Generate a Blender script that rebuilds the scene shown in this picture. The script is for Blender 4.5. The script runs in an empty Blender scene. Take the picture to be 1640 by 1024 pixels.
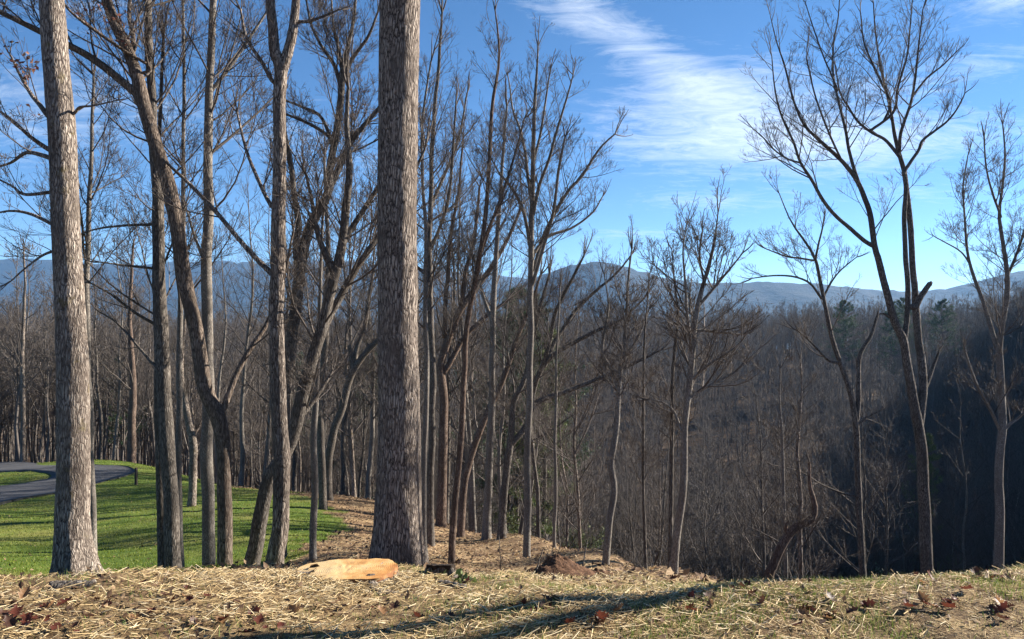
import bpy, math, random
import numpy as np
from mathutils import Vector

SC = bpy.context.scene
COL = SC.collection
R = math.radians
rng = np.random.default_rng(7)
random.seed(7)

# ------------------------------------------------------------------ camera
F, CX, CY, H = 1250.0, 820.0, 512.0, 1.65        # pixels of the 1640x1024 photograph
cam = bpy.data.cameras.new('camera')
cam.sensor_width = 36.0
cam.lens = 36.0 * F / 1640.0
cam.clip_start, cam.clip_end = 0.05, 40000
co = bpy.data.objects.new('camera', cam)
co.location = (0, 0, H)
co.rotation_euler = (R(90), 0, 0)
COL.objects.link(co)
SC.camera = co

# ------------------------------------------------------------------ light
SUN_AZ, SUN_EL = 68.0, 27.0                       # clockwise from the view direction (+Y)
world = bpy.data.worlds.new('World')
SC.world = world
world.use_nodes = True
sl = bpy.data.lights.new('sun', 'SUN')
sl.energy, sl.angle, sl.color = 5.0, R(0.53), (1.0, 0.93, 0.82)
so = bpy.data.objects.new('sun', sl)
sdir = Vector((math.sin(R(SUN_AZ)) * math.cos(R(SUN_EL)), math.cos(R(SUN_AZ)) * math.cos(R(SUN_EL)), math.sin(R(SUN_EL))))
so.rotation_euler = sdir.to_track_quat('Z', 'Y').to_euler()
so.location = (0, 0, 60)
COL.objects.link(so)
SC.view_settings.view_transform = 'Standard'
SC.view_settings.look = 'None'
SC.view_settings.exposure = 1.7
SC.view_settings.gamma = 1.0
SC.view_settings.use_curve_mapping = False
SC.cycles.max_bounces = 4
SC.cycles.diffuse_bounces = 2
SC.cycles.glossy_bounces = 2
SC.cycles.transmission_bounces = 2
SC.cycles.volume_bounces = 1
SC.cycles.use_denoising = True
world.cycles.sampling_method = 'MANUAL'
world.cycles.sample_map_resolution = 512

# ------------------------------------------------------------------ node helpers
class NT:
    def __init__(s, tree):
        s.t = tree; s.n = tree.nodes; s.l = tree.links
    def node(s, kind, **kw):
        nd = s.n.new(kind)
        for k, v in kw.items():
            if k == 'inp':
                for a, b in v.items():
                    s.put(nd.inputs[a], b)
            else:
                setattr(nd, k, v)
        return nd
    def put(s, sock, v):
        if hasattr(v, 'is_output') or isinstance(v, bpy.types.NodeSocket):
            s.l.new(v, sock)
        elif isinstance(v, (tuple, list)) and sock.type == 'RGBA' and len(v) == 3:
            sock.default_value = (*v, 1)
        else:
            sock.default_value = v
    def math(s, op, a, b=0.0, c=None, clamp=False):
        nd = s.n.new('ShaderNodeMath'); nd.operation = op; nd.use_clamp = clamp
        s.put(nd.inputs[0], a); s.put(nd.inputs[1], b)
        if c is not None: s.put(nd.inputs[2], c)
        return nd.outputs[0]
    def mix(s, f, a, b, mode='MIX'):
        nd = s.n.new('ShaderNodeMix'); nd.data_type = 'RGBA'; nd.blend_type = mode
        s.put(nd.inputs[0], f); s.put(nd.inputs[6], a); s.put(nd.inputs[7], b)
        return nd.outputs[2]
    def noise(s, vec, scale, detail=4, rough=.55, dist=0.0):
        nd = s.n.new('ShaderNodeTexNoise')
        s.put(nd.inputs['Vector'], vec)
        for k, v in (('Scale', scale), ('Detail', detail), ('Roughness', rough), ('Distortion', dist)):
            nd.inputs[k].default_value = v
        return nd.outputs['Fac']
    def ramp(s, f, stops):
        nd = s.n.new('ShaderNodeValToRGB')
        e = nd.color_ramp.elements
        while len(e) < len(stops): e.new(.5)
        for k, (p, c) in enumerate(stops):
            e[k].position = p
            e[k].color = (*c, 1) if isinstance(c, tuple) else (c, c, c, 1)
        s.put(nd.inputs[0], f)
        return nd.outputs[0]
    def scalevec(s, vec, sc, rot=(0, 0, 0), loc=(0, 0, 0)):
        nd = s.n.new('ShaderNodeMapping')
        s.put(nd.inputs['Vector'], vec)
        nd.inputs['Scale'].default_value = sc; nd.inputs['Rotation'].default_value = rot
        nd.inputs['Location'].default_value = loc
        return nd.outputs[0]

def material(name, rough=.9, spec=.15):
    m = bpy.data.materials.new(name); m.use_nodes = True
    t = NT(m.node_tree)
    b = t.n['Principled BSDF']
    b.inputs['Roughness'].default_value = rough
    b.inputs['Specular IOR Level'].default_value = spec
    return m, t, b

# ------------------------------------------------------------------ sky
def build_sky():
    t = NT(world.node_tree); t.n.clear()
    sky = t.node('ShaderNodeTexSky', sky_type='NISHITA', sun_disc=False)
    sky.sun_elevation = R(SUN_EL); sky.sun_rotation = R(SUN_AZ)
    sky.altitude = 2600; sky.air_density = 0.8; sky.dust_density = 0.05; sky.ozone_density = 2.0
    tc = t.node('ShaderNodeTexCoord')
    v = tc.outputs['Generated']
    sep = t.node('ShaderNodeSeparateXYZ', inp={0: v})
    az = t.math('ARCTAN2', sep.outputs[0], sep.outputs[1])
    el = t.math('ARCSINE', sep.outputs[2])
    # cirrus on a high sheet: direction projected to a plane far overhead
    zz = t.math('ADD', t.math('MAXIMUM', sep.outputs[2], 0.0), 0.10)
    pv = t.node('ShaderNodeCombineXYZ', inp={0: t.math('DIVIDE', sep.outputs[0], zz), 1: t.math('DIVIDE', sep.outputs[1], zz), 2: 0.0}).outputs[0]
    a1 = t.noise(t.scalevec(pv, (.75, 1.7, 1), (0, 0, R(28))), 1.3, 6, .66, 1.4)
    a2 = t.noise(t.scalevec(pv, (1.4, 3.8, 1), (0, 0, R(-22)), (3, 1, 0)), 1.6, 6, .7, 2.0)
    fine = t.math('ADD', t.math('MULTIPLY', a1, .55), t.math('MULTIPLY', a2, .45))
    def blob(az0, el0, wa, we, rot, amp):
        da = t.math('SUBTRACT', az, R(az0)); de = t.math('SUBTRACT', el, R(el0))
        c, s_ = math.cos(R(rot)), math.sin(R(rot))
        p = t.math('ADD', t.math('MULTIPLY', da, c), t.math('MULTIPLY', de, s_))
        q = t.math('SUBTRACT', t.math('MULTIPLY', de, c), t.math('MULTIPLY', da, s_))
        e = t.math('ADD', t.math('POWER', t.math('MULTIPLY', p, 1 / R(wa)), 2), t.math('POWER', t.math('MULTIPLY', q, 1 / R(we)), 2))
        return t.math('MULTIPLY', t.math('EXPONENT', t.math('MULTIPLY', e, -1.0)), amp)
    cov = None
    for b in ((13.5, 13.6, 9.5, 3.2, -6, .56), (9.5, 18.6, 11.0, 1.7, -27, .46), (4.5, 22.5, 6.0, 1.3, -34, .26), (25, 11.6, 12, 2.0, -3, .56), (30, 15.5, 9, 1.2, 5, .36), (17, 16.5, 7, 1.6, 3, .3),
              (34, 19.0, 6, 1.4, 4, .46), (-31, 13.0, 8, 3.2, 8, .42), (9.0, 6.2, 5, .6, 3, .42), (14.0, 8.3, 6, .8, -3, .40),
              (-14, 12, 9, 2.6, -6, .36), (28, 8.2, 9, .7, 0, .22), (-28, 20, 7, 2.4, 10, .2), (75, 16, 20, 5, 4, .3), (-90, 18, 25, 5, -5, .3), (150, 20, 30, 6, 4, .3), (-150, 16, 20, 5, 6, .3)):
        g = blob(*b)
        cov = g if cov is None else t.math('ADD', cov, g)
    wisp = t.noise(t.scalevec(pv, (2.6, 4.6, 1), (0, 0, R(38)), (7, 2, 0)), 1.3, 7, .70, 3.4)
    fine = t.math('ADD', t.math('MULTIPLY', fine, .62), t.math('MULTIPLY', wisp, .46))
    cl = t.math('MULTIPLY', t.math('SUBTRACT', t.math('ADD', t.math('MULTIPLY', fine, 1.7), t.math('MULTIPLY', cov, .78)), 1.08), 1.75, clamp=True)
    cl = t.math('MULTIPLY', t.math('POWER', cl, 1.1), .60)
    sat = t.node('ShaderNodeHueSaturation', inp={'Saturation': 1.2, 'Value': 1.0, 'Color': sky.outputs[0]}).outputs[0]
    white = t.mix(1.0, (1.0, 1.0, 1.04), (7.2, 7.7, 8.3), 'MIX')
    out = t.mix(cl, sat, white)
    bg = t.node('ShaderNodeBackground', inp={0: out, 1: .055})
    o = t.node('ShaderNodeOutputWorld', inp={0: bg.outputs[0]})
build_sky()

# ------------------------------------------------------------------ mesh helpers
def mesh_np(name, V, quads=None, tris=None, mat=None, smooth=True):
    me = bpy.data.meshes.new(name)
    V = np.asarray(V, np.float32).reshape(-1, 3)
    parts, starts, tot = [], [], 0
    nq = 0 if quads is None else len(quads); nt = 0 if tris is None else len(tris)
    if nq: parts.append(np.asarray(quads, np.int32).ravel())
    if nt: parts.append(np.asarray(tris, np.int32).ravel())
    L = np.concatenate(parts)
    st = np.concatenate([np.arange(nq) * 4, nq * 4 + np.arange(nt) * 3]).astype(np.int32)
    me.vertices.add(len(V)); me.vertices.foreach_set('co', V.ravel())
    me.loops.add(len(L)); me.loops.foreach_set('vertex_index', L)
    me.polygons.add(nq + nt); me.polygons.foreach_set('loop_start', st)
    if smooth: me.polygons.foreach_set('use_smooth', np.ones(nq + nt, bool))
    me.update(calc_edges=True)
    if mat is not None:
        for mm in (mat if isinstance(mat, list) else [mat]): me.materials.append(mm)
    return me

def link(name, me, parent=None, loc=None):
    o = bpy.data.objects.new(name, me); COL.objects.link(o)
    if parent is not None: o.parent = parent
    if loc is not None: o.location = loc
    return o

def tag(o, label=None, cat=None, group=None, kind=None):
    if label: o['label'] = label
    if cat: o['category'] = cat
    if group: o['group'] = group
    if kind: o['kind'] = kind
    return o

def norm(a):
    return a / np.maximum(np.linalg.norm(a, axis=-1, keepdims=True), 1e-9)

def tubes(P, Rd, m):
    """P (N,S,3), Rd (N,S): open tubes of m sides -> verts, quads"""
    N, S, _ = P.shape
    T = np.empty_like(P)
    T[:, 1:-1] = P[:, 2:] - P[:, :-2]; T[:, 0] = P[:, 1] - P[:, 0]; T[:, -1] = P[:, -1] - P[:, -2]
    T = norm(T)
    D = norm(P[:, -1] - P[:, 0])
    ref = np.where(np.abs(D[:, 2:3]) > .9, np.array([[1., 0, 0]]), np.array([[0, 0, 1.]]))
    A = norm(np.cross(T, np.repeat(ref[:, None], S, 1)))
    B = np.cross(T, A)
    ang = np.arange(m) * 2 * np.pi / m
    V = P[:, :, None] + Rd[:, :, None, None] * (A[:, :, None] * np.cos(ang)[None, None, :, None] + B[:, :, None] * np.sin(ang)[None, None, :, None])
    idx = np.arange(N * S * m).reshape(N, S, m)
    nx = np.roll(idx, -1, 2)
    Q = np.stack([idx[:, :-1], nx[:, :-1], nx[:, 1:], idx[:, 1:]], -1).reshape(-1, 4)
    return V.reshape(-1, 3), Q

class Acc:
    def __init__(s): s.V = []; s.Q = []; s.T = []; s.n = 0
    def add(s, V, Q=None, T=None):
        V = np.asarray(V).reshape(-1, 3)
        if Q is not None and len(Q): s.Q.append(np.asarray(Q) + s.n)
        if T is not None and len(T): s.T.append(np.asarray(T) + s.n)
        s.V.append(V); s.n += len(V)
    def mesh(s, name, mat, smooth=True, off=None):
        V = np.concatenate(s.V)
        if off is not None: V = V - np.asarray(off)
        return mesh_np(name, V, np.concatenate(s.Q) if s.Q else None, np.concatenate(s.T) if s.T else None, mat, smooth)

def hash3(i, j, k, seed=0):
    h = (i * 374761393 + j * 668265263 + k * 2147483647 + seed * 1274126177) & 0xffffffff
    h = ((h ^ (h >> 13)) * 1274126177) & 0xffffffff
    h = h ^ (h >> 16)
    return (h & 0xffff) / 65535.0
def vnoise(x, y, z=None, seed=0):
    x = np.asarray(x, float); y = np.asarray(y, float)
    z = np.zeros_like(x) if z is None else np.asarray(z, float)
    xi, yi, zi = np.floor(x).astype(np.int64), np.floor(y).astype(np.int64), np.floor(z).astype(np.int64)
    fx, fy, fz = x - xi, y - yi, z - zi
    fx, fy, fz = [f * f * (3 - 2 * f) for f in (fx, fy, fz)]
    r = 0
    for a in (0, 1):
        for b in (0, 1):
            for c in (0, 1):
                w = (fx if a else 1 - fx) * (fy if b else 1 - fy) * (fz if c else 1 - fz)
                r = r + w * hash3(xi + a, yi + b, zi + c, seed)
    return r * 2 - 1
def fbm(x, y, o=4, seed=0):
    r, a, f = 0, 1.0, 1.0
    for k in range(o):
        r = r + a * vnoise(x * f, y * f, None, seed + k); a *= .5; f *= 2.03
    return r

# ------------------------------------------------------------------ terrain
def unproj(px, py, d):
    return np.array([(px - CX) / F * d, d, H - (py - CY) / F * d])

CTRL = []
for px, py, d in (
    (14, 942, 5.2), (200, 940, 5.2), (400, 934, 5.3), (480, 932, 5.5), (560, 938, 5.5), (640, 922, 5.9), (720, 934, 5.9), (820, 934, 6), (1000, 938, 6), (1200, 939, 5.6), (1400, 931, 5.6), (1632, 914, 5.7), (1500, 924, 5.6),
    (-200, 950, 5.2), (1850, 905, 5.8),
    (120, 934, 11), (638, 906, 12), (437, 918, 13), (400, 924, 13), (275, 934, 14), (360, 934, 13.5), (120, 938, 8), (400, 932, 8), (600, 922, 8), (800, 930, 8.5), (950, 933, 8.5),
    (14, 926, 16), (200, 926, 16), (14, 850, 25), (200, 850, 25), (330, 850, 24), (14, 800, 35), (200, 790, 36), (330, 790, 36), (14, 746, 52), (215, 743, 54), (370, 779, 42), (-250, 930, 14), (-300, 850, 24), (-300, 760, 48),
    (460, 790, 42), (540, 800, 41), (700, 833, 36), (820, 860, 31), (900, 878, 26), (1000, 900, 20), (1100, 922, 14), (1160, 936, 10),
    (689, 871, 26), (705, 842, 33), (723, 902, 19), (780, 861, 29), (844, 894, 21), (888, 877, 25), (969, 906, 18), (1035, 927, 14), (1077, 931, 13), (1100, 929, 10), (1130, 932, 11), (1060, 918, 16), (1180, 945, 9), (1050, 926, 9), (501, 898, 16), (560, 860, 24)):
    p = unproj(px, py, d); CTRL.append(tuple(p))
def col(px, lst):
    for d, z in lst:
        CTRL.append(((px - CX) / F * d, d, z))
col(1400, ((8, -1.5), (14, -4.2), (22, -8), (35, -15), (60, -25), (95, -31), (140, -26), (200, -16), (260, -9)))
col(1200, ((8, -1.35), (12, -3.6), (18, -7.2), (35, -16), (60, -25.5), (95, -31), (140, -26), (200, -17), (265, -10)))
col(1632, ((8, -1.2), (14, -3.4), (22, -7), (35, -13), (60, -22), (95, -26), (140, -20), (200, -10), (260, -4)))
col(1000, ((30, -11.0), (45, -19), (60, -25), (95, -30), (140, -26), (200, -18), (270, -11)))
col(820, ((40, -12.5), (60, -22), (95, -28), (150, -24), (210, -17), (280, -12)))
col(600, ((52, -13.5), (70, -20), (100, -25), (150, -24), (220, -16), (290, -13)))
col(300, ((60, -11), (72, -14), (100, -20), (150, -24), (220, -16), (300, -14)))
col(14, ((62, -9.8), (78, -12.5), (100, -17), (150, -22), (220, -16), (300, -14)))
def pol(az, lst):
    for r_, z in lst:
        CTRL.append((math.sin(R(az)) * r_, math.cos(R(az)) * r_, z))
for a in range(-180, 180, 15):
    pol(a, ((1, 0), (2, 0), (3, 0)) + (((4, 0.0),) if abs(a) < 50 else ((5, -.05),)))
pol(46, ((10, -2), (20, -6), (40, -14), (75, -16), (110, 3), (150, 15), (250, 20)))  # unseen side hill (these rows), raised to shade the valley floor
pol(40, ((70, -22), (100, -16), (140, -2), (180, 8), (250, 14)))  # row added to carry the unseen hill's shade further across
pol(62, ((10, -1.6), (25, -5), (55, -8), (90, 7), (150, 19), (300, 23)))
pol(85, ((10, -1.2), (30, -4), (60, -6), (120, 2), (300, 8)))
for a in (-60, -85): pol(a, ((10, -1.6), (20, -4), (50, -7), (100, -14), (300, -16)))
for a in (120, 150, 180, -150, -120): pol(a, ((10, .2), (50, 1.5), (100, 2), (300, 3)))
for a in range(-180, 180, 20): pol(a, ((450, -30 if abs(a) < 70 else -5), (800, -60 if abs(a) < 90 else -20), (1600, -90), (4000, -95), (12000, -95)))
CTRL = np.array(CTRL)
def feat(x, y):
    rho = np.hypot(x, y)
    s = np.maximum(rho, 1e-6)
    return np.stack([3 * x / s, 3 * y / s, 1.6 * np.log(rho + .6)], -1), rho
FC, RC = feat(CTRL[:, 0], CTRL[:, 1])
C2 = .16
def phi(a, b):
    out = np.empty((len(a), len(b)))
    for i in range(0, len(a), 4000):
        d2 = ((a[i:i + 4000, None] - b[None]) ** 2).sum(-1)
        out[i:i + 4000] = np.sqrt(d2 + C2)
    return out
W = np.linalg.solve(phi(FC, FC) + 1e-4 * np.eye(len(FC)), CTRL[:, 2] / RC)
def hz(x, y):
    x = np.atleast_1d(np.asarray(x, float)); y = np.atleast_1d(np.asarray(y, float))
    f, rho = feat(x.ravel(), y.ravel())
    z = (phi(f, FC) @ W) * rho
    n = .035 * fbm(x.ravel() * 1.1, y.ravel() * 1.1, 3, 3) * np.clip(rho / 4, 0, 1) + np.clip((rho - 40) / 400, 0, 6) * 2.0 * fbm(x.ravel() / 60, y.ravel() / 60, 3, 9)
    return (z + n).reshape(x.shape)
def gz(x, y): return float(hz(x, y)[0])
def hit(px, py, dmin=3.0, dmax=120.0):
    d = np.exp(np.linspace(np.log(dmin), np.log(dmax), 500))
    x = (px - CX) / F * d
    g = hz(x, d); ray = H - (py - CY) / F * d
    k = np.where(ray < g)[0]
    k = k[0] if len(k) else len(d) - 1
    return x[k], d[k]

def in_poly(x, y, poly):
    inside = np.zeros(x.shape, bool)
    n = len(poly)
    for i in range(n):
        x1, y1 = poly[i]; x2, y2 = poly[(i + 1) % n]
        c = ((y1 > y) != (y2 > y)) & (x < (x2 - x1) * (y - y1) / (y2 - y1 + 1e-12) + x1)
        inside ^= c
    return inside
def W2(px, d): return ((px - CX) / F * d, d)
LAWN = [W2(-700, 6.6), W2(14, 8.5), W2(300, 9.5), W2(425, 11), W2(470, 16), W2(520, 23), W2(558, 28), W2(530, 33), W2(470, 37), W2(400, 41), W2(350, 44),
        W2(260, 52), W2(215, 55), W2(14, 56), W2(-600, 56)]
def lawn_mask(x, y):
    j = 1.0 * np.clip(y / 40, .2, 1)
    return in_poly(x + j * fbm(x * .8, y * .8, 3, 21), y + j * fbm(x * .8 + 9, y * .8, 3, 22), LAWN)
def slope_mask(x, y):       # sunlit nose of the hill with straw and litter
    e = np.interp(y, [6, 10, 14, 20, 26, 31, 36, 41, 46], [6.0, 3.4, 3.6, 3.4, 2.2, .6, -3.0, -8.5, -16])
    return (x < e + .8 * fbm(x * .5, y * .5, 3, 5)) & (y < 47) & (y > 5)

def build_ground():
    azs = np.concatenate([np.arange(-180, -44, 4.0), np.arange(-44, 44, .34), np.arange(44, 180, 4.0)])
    rad = np.concatenate([np.exp(np.linspace(np.log(.5), np.log(3.4), 14))[:-1], np.exp(np.linspace(np.log(3.4), np.log(60), 150)), np.exp(np.linspace(np.log(60), np.log(6000), 80))[1:]])
    A, Rr = np.meshgrid(np.radians(azs), rad, indexing='ij')
    X, Y = np.sin(A) * Rr, np.cos(A) * Rr
    Z = hz(X.ravel(), Y.ravel()).reshape(X.shape)
    near = np.clip((14 - Rr) / 6, 0, 1)
    Z += near * .012 * fbm(X * 7, Y * 7, 3, 31)
    V = np.stack([X, Y, Z], -1)
    na, nr = X.shape
    idx = np.arange(na * nr).reshape(na, nr)
    nx = np.roll(idx, -1, 0)
    Q = np.stack([idx[:, :-1], idx[:, 1:], nx[:, 1:], nx[:, :-1]], -1).reshape(-1, 4)
    Vv = np.concatenate([V.reshape(-1, 3), [[0, 0, 0]]])
    T = np.stack([idx[:, 0], nx[:, 0], np.full(na, na * nr)], -1)
    # ground material
    m, t, b = material('ground soil and litter')
    at = t.node('ShaderNodeAttribute', attribute_name='region')
    sp = t.node('ShaderNodeSeparateColor', inp={0: at.outputs['Color']})
    geo = t.node('ShaderNodeNewGeometry')
    pos = geo.outputs['Position']
    n1 = t.noise(pos, .9, 6, .6); n2 = t.noise(pos, 7, 6, .65); n3 = t.noise(pos, 45, 5, .7)
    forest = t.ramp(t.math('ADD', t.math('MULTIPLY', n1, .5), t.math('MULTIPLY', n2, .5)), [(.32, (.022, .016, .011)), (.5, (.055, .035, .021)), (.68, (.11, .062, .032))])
    straw = t.ramp(t.math('ADD', t.math('MULTIPLY', n2, .45), t.math('MULTIPLY', n3, .55)), [(.37, (.025, .015, .008)), (.48, (.12, .076, .038)), (.59, (.31, .22, .11)), (.73, (.50, .38, .205))])
    lawn = t.ramp(t.math('ADD', t.math('MULTIPLY', n1, .5), t.math('MULTIPLY', n3, .5)), [(.3, (.035, .062, .010)), (.5, (.075, .115, .016)), (.7, (.13, .165, .03))])
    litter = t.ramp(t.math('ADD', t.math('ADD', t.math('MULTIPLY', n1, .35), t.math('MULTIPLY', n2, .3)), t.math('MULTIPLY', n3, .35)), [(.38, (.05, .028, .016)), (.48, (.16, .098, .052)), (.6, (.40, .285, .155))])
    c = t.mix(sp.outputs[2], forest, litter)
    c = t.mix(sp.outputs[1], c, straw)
    lawn = t.mix(t.math('MULTIPLY', t.math('SUBTRACT', t.noise(pos, .35, 4, .6), .45), 3, clamp=True), lawn, (.19, .17, .05))
    c = t.mix(sp.outputs[0], c, lawn)
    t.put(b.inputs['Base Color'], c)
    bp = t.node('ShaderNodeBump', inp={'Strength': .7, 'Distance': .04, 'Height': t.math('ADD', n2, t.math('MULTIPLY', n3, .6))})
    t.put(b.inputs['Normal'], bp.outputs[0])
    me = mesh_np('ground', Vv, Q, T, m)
    x, y = Vv[:, 0], Vv[:, 1]
    lm = lawn_mask(x, y).astype(float)
    rho = np.hypot(x, y)
    sm = np.clip((8.6 - np.hypot(x, y - 1) ) / 1.5, 0, 1)
    sm = np.maximum(sm, ((rho < 30) & (y < 3)).astype(float))
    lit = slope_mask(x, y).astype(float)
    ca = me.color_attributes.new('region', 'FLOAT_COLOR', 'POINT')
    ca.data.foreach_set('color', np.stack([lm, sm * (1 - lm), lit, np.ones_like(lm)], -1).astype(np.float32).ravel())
    tag(link('ground', me), kind='structure')
build_ground()

# ------------------------------------------------------------------ far mountains
def ridge(name, d, prof, depth, seed, mat):
    px = np.linspace(prof[0][0], prof[-1][0], 420)
    top = np.interp(px, [p[0] for p in prof], [p[1] for p in prof])
    ker = np.ones(13) / 13
    top = np.convolve(np.pad(top, 6, mode='edge'), ker, 'valid')
    x = (px - CX) / F * d
    zt = H + (CY - top) / F * d + d / 3200 * (4 * fbm(px / 14, px * 0, 4, seed))
    s = np.linspace(-1, 1, 41)
    S, X = np.meshgrid(s, x)
    ZT = zt[:, None] + 0 * S
    prof_s = np.clip(1 - np.abs(S), 0, 1) ** 1.15
    spur = fbm(X / 300 + S * .9, S * 2.2, 4, seed + 5)
    Z = -100 + (ZT + 100) * np.clip(prof_s + .13 * spur * np.minimum(np.abs(S) * 3, 1) * (1 - np.abs(S)), 0, 1)
    Yd = d + S * depth
    V = np.stack([X, Yd, Z], -1)
    n, k = X.shape
    idx = np.arange(n * k).reshape(n, k)
    Q = np.stack([idx[:-1, :-1], idx[1:, :-1], idx[1:, 1:], idx[:-1, 1:]], -1).reshape(-1, 4)
    tag(link(name, mesh_np(name, V, Q, None, mat)), kind='structure')
mm, t, b = material('wooded mountain')
pos = t.node('ShaderNodeNewGeometry').outputs['Position']
t.put(b.inputs['Base Color'], t.ramp(t.noise(pos, .012, 8, .7), [(.35, (.016, .020, .020)), (.5, (.03, .032, .028)), (.65, (.05, .046, .038))]))
bp = t.node('ShaderNodeBump', inp={'Strength': 1.0, 'Distance': 14.0, 'Height': t.noise(pos, .03, 6, .7)})
t.put(b.inputs['Normal'], bp.outputs[0])
ridge('mountain', 2400, [(-900, 500), (-300, 470), (300, 480), (560, 492), (700, 476), (800, 466), (860, 446), (905, 425), (935, 416), (965, 416), (1000, 426), (1040, 441), (1100, 451), (1160, 455), (1230, 451), (1300, 454), (1380, 462), (1480, 470), (1560, 452), (1640, 432), (1900, 420), (2600, 430)], 750, 3, mm)
ridge('mountain_range', 3500, [(-1500, 434), (-500, 424), (0, 416), (80, 414), (200, 428), (330, 416), (420, 424), (520, 414), (610, 424), (700, 436), (800, 440), (900, 452), (1100, 465), (1400, 470), (2000, 460), (3000, 450)], 900, 8, mm)

# ------------------------------------------------------------------ materials
def bark(name, dark, mid, light, zs=.22, scale=26, bumpd=.02, moss=0.0):
    m, t, b = material(name, .95, .08)
    tc = t.node('ShaderNodeTexCoord')
    v0 = tc.outputs['Object']
    wob = t.noise(v0, 6, 3)
    v = t.scalevec(v0, (1, 1, zs))
    vd = t.node('ShaderNodeVectorMath', operation='ADD', inp={0: v, 1: t.node('ShaderNodeVectorMath', operation='SCALE', inp={0: wob, 'Scale': .06}).outputs[0]}).outputs[0]
    vo = t.node('ShaderNodeTexVoronoi', feature='DISTANCE_TO_EDGE', inp={'Vector': vd, 'Scale': scale})
    ed = t.math('MULTIPLY', vo.outputs['Distance'], 2.6, clamp=True)
    ns = t.noise(t.scalevec(v0, (1, 1, .3)), scale * 2.6, 5, .7)
    rid = t.math('ABSOLUTE', t.math('SUBTRACT', t.noise(t.scalevec(vd, (1, 1, .55)), scale * .8, 5, .6, .6), .5))
    rid = t.math('MULTIPLY', rid, 4.5, clamp=True)
    big = t.noise(v0, 1.6, 3, .6)
    h = t.math('ADD', t.math('ADD', t.math('MULTIPLY', ed, .50), t.math('MULTIPLY', rid, .28)), t.math('MULTIPLY', ns, .5))
    c = t.ramp(h, [(.30, dark), (.50, mid), (.82, light)])
    c = t.mix(t.math('MULTIPLY', t.math('SUBTRACT', big, .42), 3.0, clamp=True), c, tuple(.55 * q for q in mid))
    stain = t.noise(t.scalevec(v0, (2.2, 2.2, .5), (0, 0, 0), (4, 2, 1)), 1.3, 4, .6)
    c = t.mix(t.math('MULTIPLY', t.math('SUBTRACT', stain, .54), 5, clamp=True), c, t.mix(.65, c, dark))
    # pale lichen blotches
    li = t.math('MULTIPLY', t.math('SUBTRACT', t.noise(v0, 11, 5, .7), .60), 5, clamp=True)
    c = t.mix(t.math('MULTIPLY', li, .45), c, (.33, .34, .29))
    if moss:
        mo = t.math('MULTIPLY', t.math('SUBTRACT', t.noise(v0, 4, 5, .7), .58), 8, clamp=True)
        c = t.mix(t.math('MULTIPLY', mo, moss), c, (.11, .085, .02))
    t.put(b.inputs['Base Color'], c)
    bp = t.node('ShaderNodeBump', inp={'Strength': 1.0, 'Distance': bumpd, 'Height': h})
    t.put(b.inputs['Normal'], bp.outputs[0])
    return m
M = {}
M['oak'] = bark('furrowed grey bark', (.03, .024, .021), (.215, .173, .145), (.47, .40, .335), .17, 31, .03)
M['pale'] = bark('pale flaky bark', (.04, .03, .026), (.235, .19, .158), (.46, .395, .33), .2, 34, .026, .6)
M['dark'] = bark('dark ridged bark', (.035, .03, .027), (.13, .11, .093), (.25, .22, .19), .2, 34, .012)
M['grey'] = bark('smooth grey bark', (.09, .078, .07), (.20, .175, .15), (.32, .29, .25), .35, 40, .006)
M['umber'] = bark('dark umber bark', (.04, .03, .025), (.14, .108, .085), (.25, .20, .165), .2, 30, .012)
M['brown'] = bark('red brown bark', (.05, .034, .028), (.155, .11, .085), (.26, .20, .16), .2, 30, .012)
def twigmat(name, a, b_):
    m, t, b = material(name, .85, .2)
    g = t.node('ShaderNodeNewGeometry')
    t.put(b.inputs['Base Color'], t.mix(g.outputs['Random Per Island'], a, b_))
    return m
M['twig'] = twigmat('grey brown twigs', (.055, .043, .037), (.13, .108, .093))
M['twigfar'] = twigmat('far twigs', (.065, .054, .048), (.145, .125, .11))
def leafmat(name, stops, trans=.25, rough=.6):
    m, t, b = material(name, rough, .3)
    g = t.node('ShaderNodeNewGeometry')
    c = t.ramp(g.outputs['Random Per Island'], stops)
    t.put(b.inputs['Base Color'], c)
    tr = t.node('ShaderNodeBsdfTranslucent', inp={0: c})
    mx = t.node('ShaderNodeMixShader', inp={0: trans, 1: b.outputs[0], 2: tr.outputs[0]})
    t.l.new(mx.outputs[0], t.n['Material Output'].inputs[0])
    return m

# ------------------------------------------------------------------ tree growth, all branches of one order at once
def spline(pts, n):
    pts = np.asarray(pts, float)
    d = np.r_[0, np.cumsum(np.linalg.norm(np.diff(pts[:, :3], axis=0), axis=1))]
    u = np.linspace(0, d[-1], n)
    P = np.vstack([2 * pts[0] - pts[1], pts, 2 * pts[-1] - pts[-2]])
    k = np.clip(np.searchsorted(d, u, 'right') - 1, 0, len(pts) - 2)
    tt = ((u - d[k]) / np.maximum(d[k + 1] - d[k], 1e-9))[:, None]
    p0, p1, p2, p3 = P[k], P[k + 1], P[k + 2], P[k + 3]
    o = .5 * (2 * p1 + (p2 - p0) * tt + (2 * p0 - 5 * p1 + 4 * p2 - p3) * tt ** 2 + (3 * p1 - p0 - 3 * p2 + p3) * tt ** 3)
    o[:, 3:] = (p1 + (p2 - p1) * tt)[:, 3:]
    return o

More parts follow.
